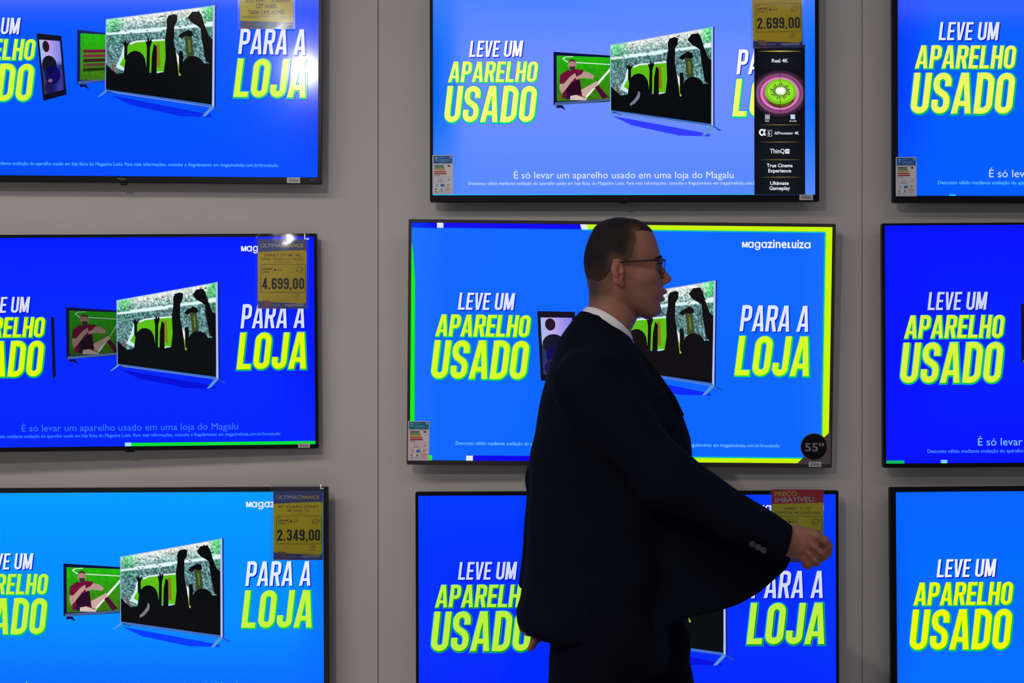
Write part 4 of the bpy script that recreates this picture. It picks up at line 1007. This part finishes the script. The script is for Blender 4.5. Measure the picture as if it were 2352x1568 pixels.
# --- far hand, hanging behind the jacket tail
yl = 3.50
body += [cap(wr_l, HP(1219, 1402, yl), .025, .027, 'u', .012, ((0, 1, 0), 1.25)), cap(HP(1212, 1400, yl), HP(1214, 1434, yl), .022, .018, 'u', .012, ((0, 1, 0), 1.3)),
         cap(HP(1228, 1400, yl), HP(1234, 1432, yl), .022, .018, 'u', .012, ((0, 1, 0), 1.3))]
for pts, r in (([(1237, 1432, 0), (1241, 1452, .006), (1235, 1468, .0), (1228, 1474, -.012)], (.0100, .0092, .0084, .0072)),
               ([(1228, 1436, 0), (1230, 1460, .006), (1224, 1480, 0), (1218, 1489, -.010)], (.0102, .0094, .0086, .0074)),
               ([(1218, 1436, 0), (1215, 1452, .006), (1211, 1452, -.008), (1214, 1444, -.020)], (.0100, .0090, .0082, .0072)),
               ([(1208, 1432, 0), (1201, 1444, .004), (1199, 1440, -.010), (1203, 1434, -.020)], (.0092, .0082, .0074, .0066)),
               ([(1236, 1400, -.012), (1246, 1420, -.024), (1244, 1440, -.030)], (.0130, .0105, .0085))):
    body += chain([HP(a, b_, yl + d) for a, b_, d in pts], r, .0035)
def edge_dist(v, pts):
    d = np.full(len(v), 9.0)
    for (ax, az), (bx, bz) in zip(pts[:-1], pts[1:]):
        a = np.array([X(ax), Z(az)]); e = np.array([X(bx), Z(bz)]) - a
        w_ = v[:, [0, 2]] - a; t = np.clip((w_ @ e) / (e @ e), 0, 1); d = np.minimum(d, np.hypot(*(w_ - t[:, None] * e).T))
    return d
body.append(ell(HP(1888, 1256, yh - .008), (.0080, .032, .0023), 's', .003, __import__('mathutils').Euler((0, .72, 0))))
def skin_col(v):
    base = np.array([0.268, 0.112, 0.072]); c = np.tile(base, (len(v), 1))
    def tint(px, py, rad, col, amt, dy=None):
        q = W(px, py); d2 = (v[:, 0] - q[0]) ** 2 + (v[:, 2] - q[2]) ** 2; k = amt * np.exp(-d2 / (2 * rad * rad))
        if dy is not None: k = k * (np.abs(v[:, 1] - YM) > dy)
        return k[:, None], np.array(col)
    for t in (tint(1414, 630, .02, (0.34, 0.105, 0.070), .7, .07), tint(1534, 642, .011, (0.34, 0.095, 0.060), .7), tint(1526, 668, .010, (0.25, 0.08, 0.065), .55), tint(1523, 690, .010, (0.28, 0.08, 0.065), .75), tint(1500, 705, .035, (0.20, 0.105, 0.08), .35)):
        c = c * (1 - t[0]) + t[1] * t[0]
    nape = np.clip((X(1408) - v[:, 0]) / .045, 0, 1) * np.clip((v[:, 2] - Z(705)) / .03, 0, 1) * (v[:, 2] > 1.5) * 0.92
    burn = np.exp(-edge_dist(v, [(1447, 560), (1443, 596), (1432, 606)]) ** 2 / (2 * .010 ** 2)) * 0.65 * (np.abs(v[:, 1] - YM) > .04)
    beard = np.exp(-edge_dist(v, [(1436, 625), (1440, 690), (1490, 716), (1512, 712)]) ** 2 / (2 * .014 ** 2)) * 0.22 * (v[:, 2] > 1.5)
    k = np.maximum(np.maximum(nape, burn), beard)[:, None]; c = c * (1 - k) + np.array([0.035, 0.023, 0.019]) * k
    d2 = ((v - W(1885, 1262, yh)) ** 2).sum(1); k = (0.35 * np.exp(-d2 / (2 * .04 ** 2)))[:, None]; c = c * (1 - k) + np.array([0.26, 0.09, 0.06]) * k
    return c
ob = off(sdf_obj('body', body, 0.0023, M['skin'], man, col=skin_col))

# --- cropped hair: dense on top, faded above the ear and down the nape
hair_px = [(py - (2.2 if py < 530 else 0.5), b_ - 1.6, f_ + (1.0 if py < 540 else 0), w_ + .0016) for py, b_, f_, w_ in skull_px if py < 660]
hz = [(1520, 480), (1506, 536.5), (1480, 534), (1454, 535), (1456, 552), (1449, 574), (1444, 596), (1430, 604), (1404, 598), (1398, 622), (1388, 640), (1372, 654), (1330, 656), (1320, 480)]
def wall2(X_, Z_): return X_ * 0 + YM
hair = [slices(rows(hair_px, 0, 0), YM, 2.25)]
poly = [(X(a), Z(b_)) for a, b_ in hz]
hair.append(plate(poly, wall2, 0.4, 'i', 0.003)); hair[-1].r = 9.0
def hair_col(v):
    d = edge_dist(v, hz[3:12]); side = np.clip((np.abs(v[:, 1] - YM) - .02) / .04, 0, 1)
    k = np.exp(-(d / .013) ** 1.5) * (0.25 + 0.75 * side) * np.clip((v[:, 0] - X(1350)) / (X(1400) - X(1350)), .1, 1)
    k = np.maximum(k, np.clip((Z(595) - v[:, 2]) / .06, 0, 1) * 0.35)[:, None]
    return np.array([0.011, 0.0085, 0.009]) * (1 - k) + np.array([0.10, 0.052, 0.036]) * k
off(sdf_obj('hair', hair, 0.0028, M['hair'], man, col=hair_col))
# --- eyes and brows
for s_ in (-1, 1):
    mb = MB(); c = W(1500, 612.8) + np.array([0, s_ * .031, 0]); r = .0118
    mb.loft([[(c[0] + r * math.sin(t) * 1.0 * math.cos(a), c[1] + r * math.sin(t) * math.sin(a), c[2] + r * math.cos(t)) for a in [2 * math.pi * k / 16 for k in range(16)]] for t in [math.pi * (j + .02) / 10.04 for j in range(11)]])
    e = off(mb.build('eye', M['shaded_eyewhite'], man, True))
    mb = MB(); rr = .0121
    mb.loft([[(c[0] + rr * math.cos(t), c[1] + rr * math.sin(t) * math.cos(a), c[2] + rr * math.sin(t) * math.sin(a)) for a in [2 * math.pi * k / 14 for k in range(14)]] for t in (.5, .3, .05)])
    i_ = mb.build('iris', M['iris'], e, True)
    mb = MB(); pts = [P3(1500, 597.5, s_ * .052), P3(1508, 593, s_ * .045), P3(1514, 592, s_ * .033), P3(1517, 594.5, s_ * .017)]
    mb.tube(pts, [.0016, .0034, .0038, .0030], 8); off(mb.build('eyebrow', M['brow'], man, True))
    mb = MB(); mb.tube([P3(1503, 608, s_ * .047), P3(1512, 606.5, s_ * .035), P3(1514.5, 608, s_ * .022)], [.0012, .0018, .0012], 6); off(mb.build('eyelash', M['brow'], man, True))
# --- glasses
mb = MB()
for s_ in (-1, 1):
    lens = [(1520.5 + 1.0 * (z_ + .016) / .016, y_, z_) for y_, z_ in rrect(-.026, .026, -.0165, .0155, .009, 4)]
    ring = [np.array([X(a) - abs(y_ * s_ + s_ * .034) * 0.10, YM + s_ * .034 + y_, Z(614) + z_]) for a, y_, z_ in lens]
    mb.tube(ring + ring[:1], .0009, 6, False)
    top = [p for p in ring if p[2] > Z(614) + .0085]; top.sort(key=lambda p: p[1]); mb.tube(top, .0021, 6)
    mb.tube([np.array([X(1516), YM + s_ * .060, Z(600)]), np.array([X(1506), YM + s_ * .0745, Z(601)]), np.array([X(1470), YM + s_ * .080, Z(603)]), np.array([X(1426), YM + s_ * .0825, Z(605)]), np.array([X(1412), YM + s_ * .081, Z(607)]), np.array([X(1400), YM + s_ * .079, Z(620)]), np.array([X(1382), YM + s_ * .077, Z(636)])], [.0020, .0024, .0020, .0020, .0018, .0019, .0019], 8)
mb.tube([np.array([X(1519), YM - .009, Z(604)]), np.array([X(1521.5), YM, Z(602)]), np.array([X(1519), YM + .009, Z(604)])], .0015, 6)
gl = off(mb.build('glasses', M['spec'], man, True))
for s_ in (-1, 1):
    pts = [(X(1521) - abs(y_ * s_ + s_ * .034) * 0.10, YM + s_ * .034 + y_, Z(614) + z_) for y_, z_ in rrect(-.026, .026, -.0165, .0155, .009, 4)]
    mb = MB(); mb.loft([[(a + .0006, b_, c) for a, b_, c in pts], [(a - .0006, b_, c) for a, b_, c in pts]]); mb.build('lens', lens_m, gl)

# --- shirt collar and jacket collar: leaning bands round the neck
def band(name, m, parent, back, front, wy, lo, hi, thick, flare=0.0, gap=0.0, n=44):
    """back/front: photo pixels of the band's axis; lo/hi(angle) heights along its normal"""
    a, b_ = W(*back), W(*front); c = (a + b_) / 2; d = b_ - a; L = np.linalg.norm(d) / 2; d = d / (2 * L); nrm = np.array([-d[2], 0, d[0]]); 
    if nrm[2] < 0: nrm = -nrm
    rings = []
    for k in range(n + 1):
        t = gap + (2 * math.pi - 2 * gap) * k / n           # 0 = front
        ct, st = math.cos(t), math.sin(t); side = abs(st)
        def pt(h, e): return c + d * ct * (L + e) + np.array([0, 1, 0]) * st * (wy + e) + nrm * h
        l_, h_ = lo(ct, side), hi(ct, side)
        rings.append([pt(l_, flare), pt(h_, 0.0), pt(h_ + .001, thick / 2), pt(h_, thick), pt(l_, flare + thick)])
    mb = MB(); mb.loft(rings, cap=gap > 0)
    return off(mb.build(name, m, parent, True)) if parent is man else mb.build(name, m, parent, True)
band('shirt_collar', M['shirt'], man, (1343, 713), (1447, 781), .0625, lambda c, s: -.03, lambda c, s: .0035 + .0165 * s * (1 - 0.15 * c), .0035, .004, 0.12)

# --- suit jacket
zr = lambda L_: [(Z(py), X(b_), X(f_), w_) for py, b_, f_, w_ in L_]
jac = [slices(zr([(726, 1322, 1392, .060), (742, 1312, 1412, .075), (757, 1300, 1432, .090), (775, 1287, 1447, .112), (795, 1275, 1458, .150), (815, 1268, 1470, .178), (840, 1260, 1488, .190), (870, 1252, 1512, .196), (910, 1243.5, 1544, .200), (950, 1236.5, 1565, .200), (1000, 1229, 1579, .196),
                  (1040, 1220, 1586, .190), (1100, 1215, 1580, .184), (1180, 1211, 1560, .184), (1260, 1208, 1540, .188), (1320, 1205, 1520, .194), (1370, 1197, 1500, .198), (1405, 1186, 1490, .200), (1428, 1190, 1488, .199), (1441, 1206, 1486, .196), (1450, 1240, 1484, .190), (1462, 1266, 1480, .182), (1476, 1288, 1470, .165), (1482, 1310, 1450, .14)]), YM, 2.5)]
jac += chain([sh_r + np.array([-.004, .014, -.012]), el_r, wr_r + np.array([-.008, 0, .0])], [.079, .066, .0435], .03)
jac += chain([sh_l + np.array([0, -.02, -.01]), el_l, wr_l + np.array([0, 0, .010])], [.075, .052, .040], .022)
# front panel swinging forward with the stride
flap_px = [(1440, 1180), (1560, 1120), (1700, 1195), (1800, 1262), (1826, 1288), (1815, 1312), (1790, 1334), (1750, 1365), (1700, 1389), (1640, 1407), (1580, 1421), (1545, 1434), (1500, 1462), (1440, 1480), (1410, 1470), (1420, 1300)]
yf = 3.235
def sheet(X_, Z_):
    return yf + 0.045 * np.clip((X_ - X(1500, yf)) / 0.3, -0.3, 1.2) ** 2 + 0.010 * np.sin(X_ * 24 + Z_ * 14)
jac.append(plate([((px - 1176) * yf / F, CAM_Z - (py - 784) * yf / F) for px, py in flap_px], sheet, .016, 'u', .018))
# far front panel seen beyond it
jac.append(plate([((px - 1176) * 3.47 / F, CAM_Z - (py - 784) * 3.47 / F) for px, py in ((1420, 1100), (1570, 1080), (1610, 1160), (1640, 1260), (1620, 1340), (1560, 1395), (1480, 1440), (1420, 1460))], lambda a, b_: 3.47 + 0.02 * np.sin(a * 20) + a * 0, .014, 'u', .02))
# cut the sleeves square at the cuffs
def halfspace(pt, nrm, rad):
    pt = np.array(pt, float); nrm = np.array(nrm, float); nrm /= np.linalg.norm(nrm)
    def fn(p):
        d = p - pt; a = d @ nrm; q = d - a[..., None] * nrm
        return np.maximum(-a, np.sqrt((q * q).sum(-1)) - rad)
    return Prim(fn, pt, rad * 1.5, 's', .0015)
ar = wr_r - el_r; al = wr_l - el_l
jac.insert(3, halfspace(wr_r + np.array([.0, 0, .0]) + ar / np.linalg.norm(ar) * .004, (0.93, 0, -0.30), .12))
jac.insert(6, halfspace(wr_l + np.array([0, 0, .018]), (-.12, 0, -1), .085))
# opening of the jacket at the neck
def folds(p):
    x, y, z = p[..., 0], p[..., 1], p[..., 2]
    t = x * 0.62 - z * 0.78
    return .0022 * np.sin(34 * t + 9 * y) * np.exp(-((x - el_r[0]) ** 2 + (z - el_r[2]) ** 2) / .05) + .0016 * np.sin(21 * x + 13 * z) + .0009 * np.sin(47 * z - 22 * x + 11 * y)
oj = off(sdf_obj('suit_jacket', jac, 0.0045, M['suit'], man, disp=folds))
band('jacket_collar', M['suit'], oj, (1334, 722), (1452, 794), .0690, lambda c, s: -.032 + .006 * c, lambda c, s: -.006 - .008 * c + .018 * s, .006, .003, 0.10)
# near lapel edge running down from the collar
mb = MB(); pr = [W(1446, 785, 3.325), W(1476, 822, 3.29), W(1512, 868, 3.27), W(1546, 915, 3.262), W(1568, 955, 3.262)]
mb.tube(pr, [.006, .008, .008, .007, .004], 8); mb.build('lapel', M['suit'], oj, True)
for bx, by in ((1728.5, 1249.5), (1741.5, 1256.5), (1754, 1263.5)):
    c = W(bx, by, 3.111); mb = MB(); ax = Vector((0.12, -1, 0.22)).normalized(); u = ax.cross(Vector((0, 0, 1))).normalized(); v = ax.cross(u); c = Vector(c)
    ring = lambda r, d: [c + ax * d + (u * math.cos(t) + v * math.sin(t)) * r for t in [2 * math.pi * k / 16 for k in range(16)]]
    mb.loft([ring(.0065, -.004), ring(.0072, .0005), ring(.0066, .0016), ring(.0045, .0010)]); mb.build('button', M['button'], oj, True)
# --- trousers and shoes
tro = [slices(zr([(1330, 1285, 1500, .165), (1420, 1277, 1520, .172), (1470, 1272, 1530, .172), (1500, 1270, 1532, .165), (1530, 1290, 1520, .14)]), YM, 2.3)]
for s_ in (-1, 1):
    q = leg_pts(s_); 
    if s_ < 0: tro += chain([q[0] + np.array([-.022, 0, -.10]), q[1] + np.array([.0, 0, 0]), q[2]], [.108, .078, .060], .04)
    else: tro += chain([q[0] + np.array([.035, 0, -.10]), q[1] + np.array([-.012, 0, 0]), q[2]], [.108, .080, .060], .04)
tro += [cap(W(1470, 1420, 3.42), W(1528, 1470, 3.42), .06, .06, 'u', .04)]
off(sdf_obj('trousers', tro, 0.006, M['trouser'], man, disp=folds))
for s_, ang in ((-1, -0.75), (1, 0.28)):
    q = leg_pts(s_)[2]; ca, sa = math.cos(ang), math.sin(ang)
    T = lambda x, z: (q[0] + x * ca - z * sa, q[2] + x * sa + z * ca)
    sec = [(-.065, -.095, -.02, .028), (-.05, -.098, .005, .036), (.0, -.098, .0, .040), (.06, -.098, -.035, .044), (.13, -.097, -.06, .047), (.185, -.095, -.068, .040), (.215, -.09, -.078, .022)]
    mb = MB(); rings = []
    for x, z0, z1, w_ in sec:
        rings.append([(T(x, (z0 + z1) / 2 + (z1 - z0) / 2 * math.sin(t))[0], q[1] + w_ * math.cos(t), T(x, (z0 + z1) / 2 + (z1 - z0) / 2 * math.sin(t))[1]) for t in [2 * math.pi * k / 16 for k in range(16)]])
    mb.loft(rings); zmin = min(p[2] for p in mb.v); mb.v = [(p[0], p[1], p[2] - (zmin - .001)) for p in mb.v] if abs(zmin) < .2 else mb.v
    off(mb.build('shoe', M['shoe'], man, True))
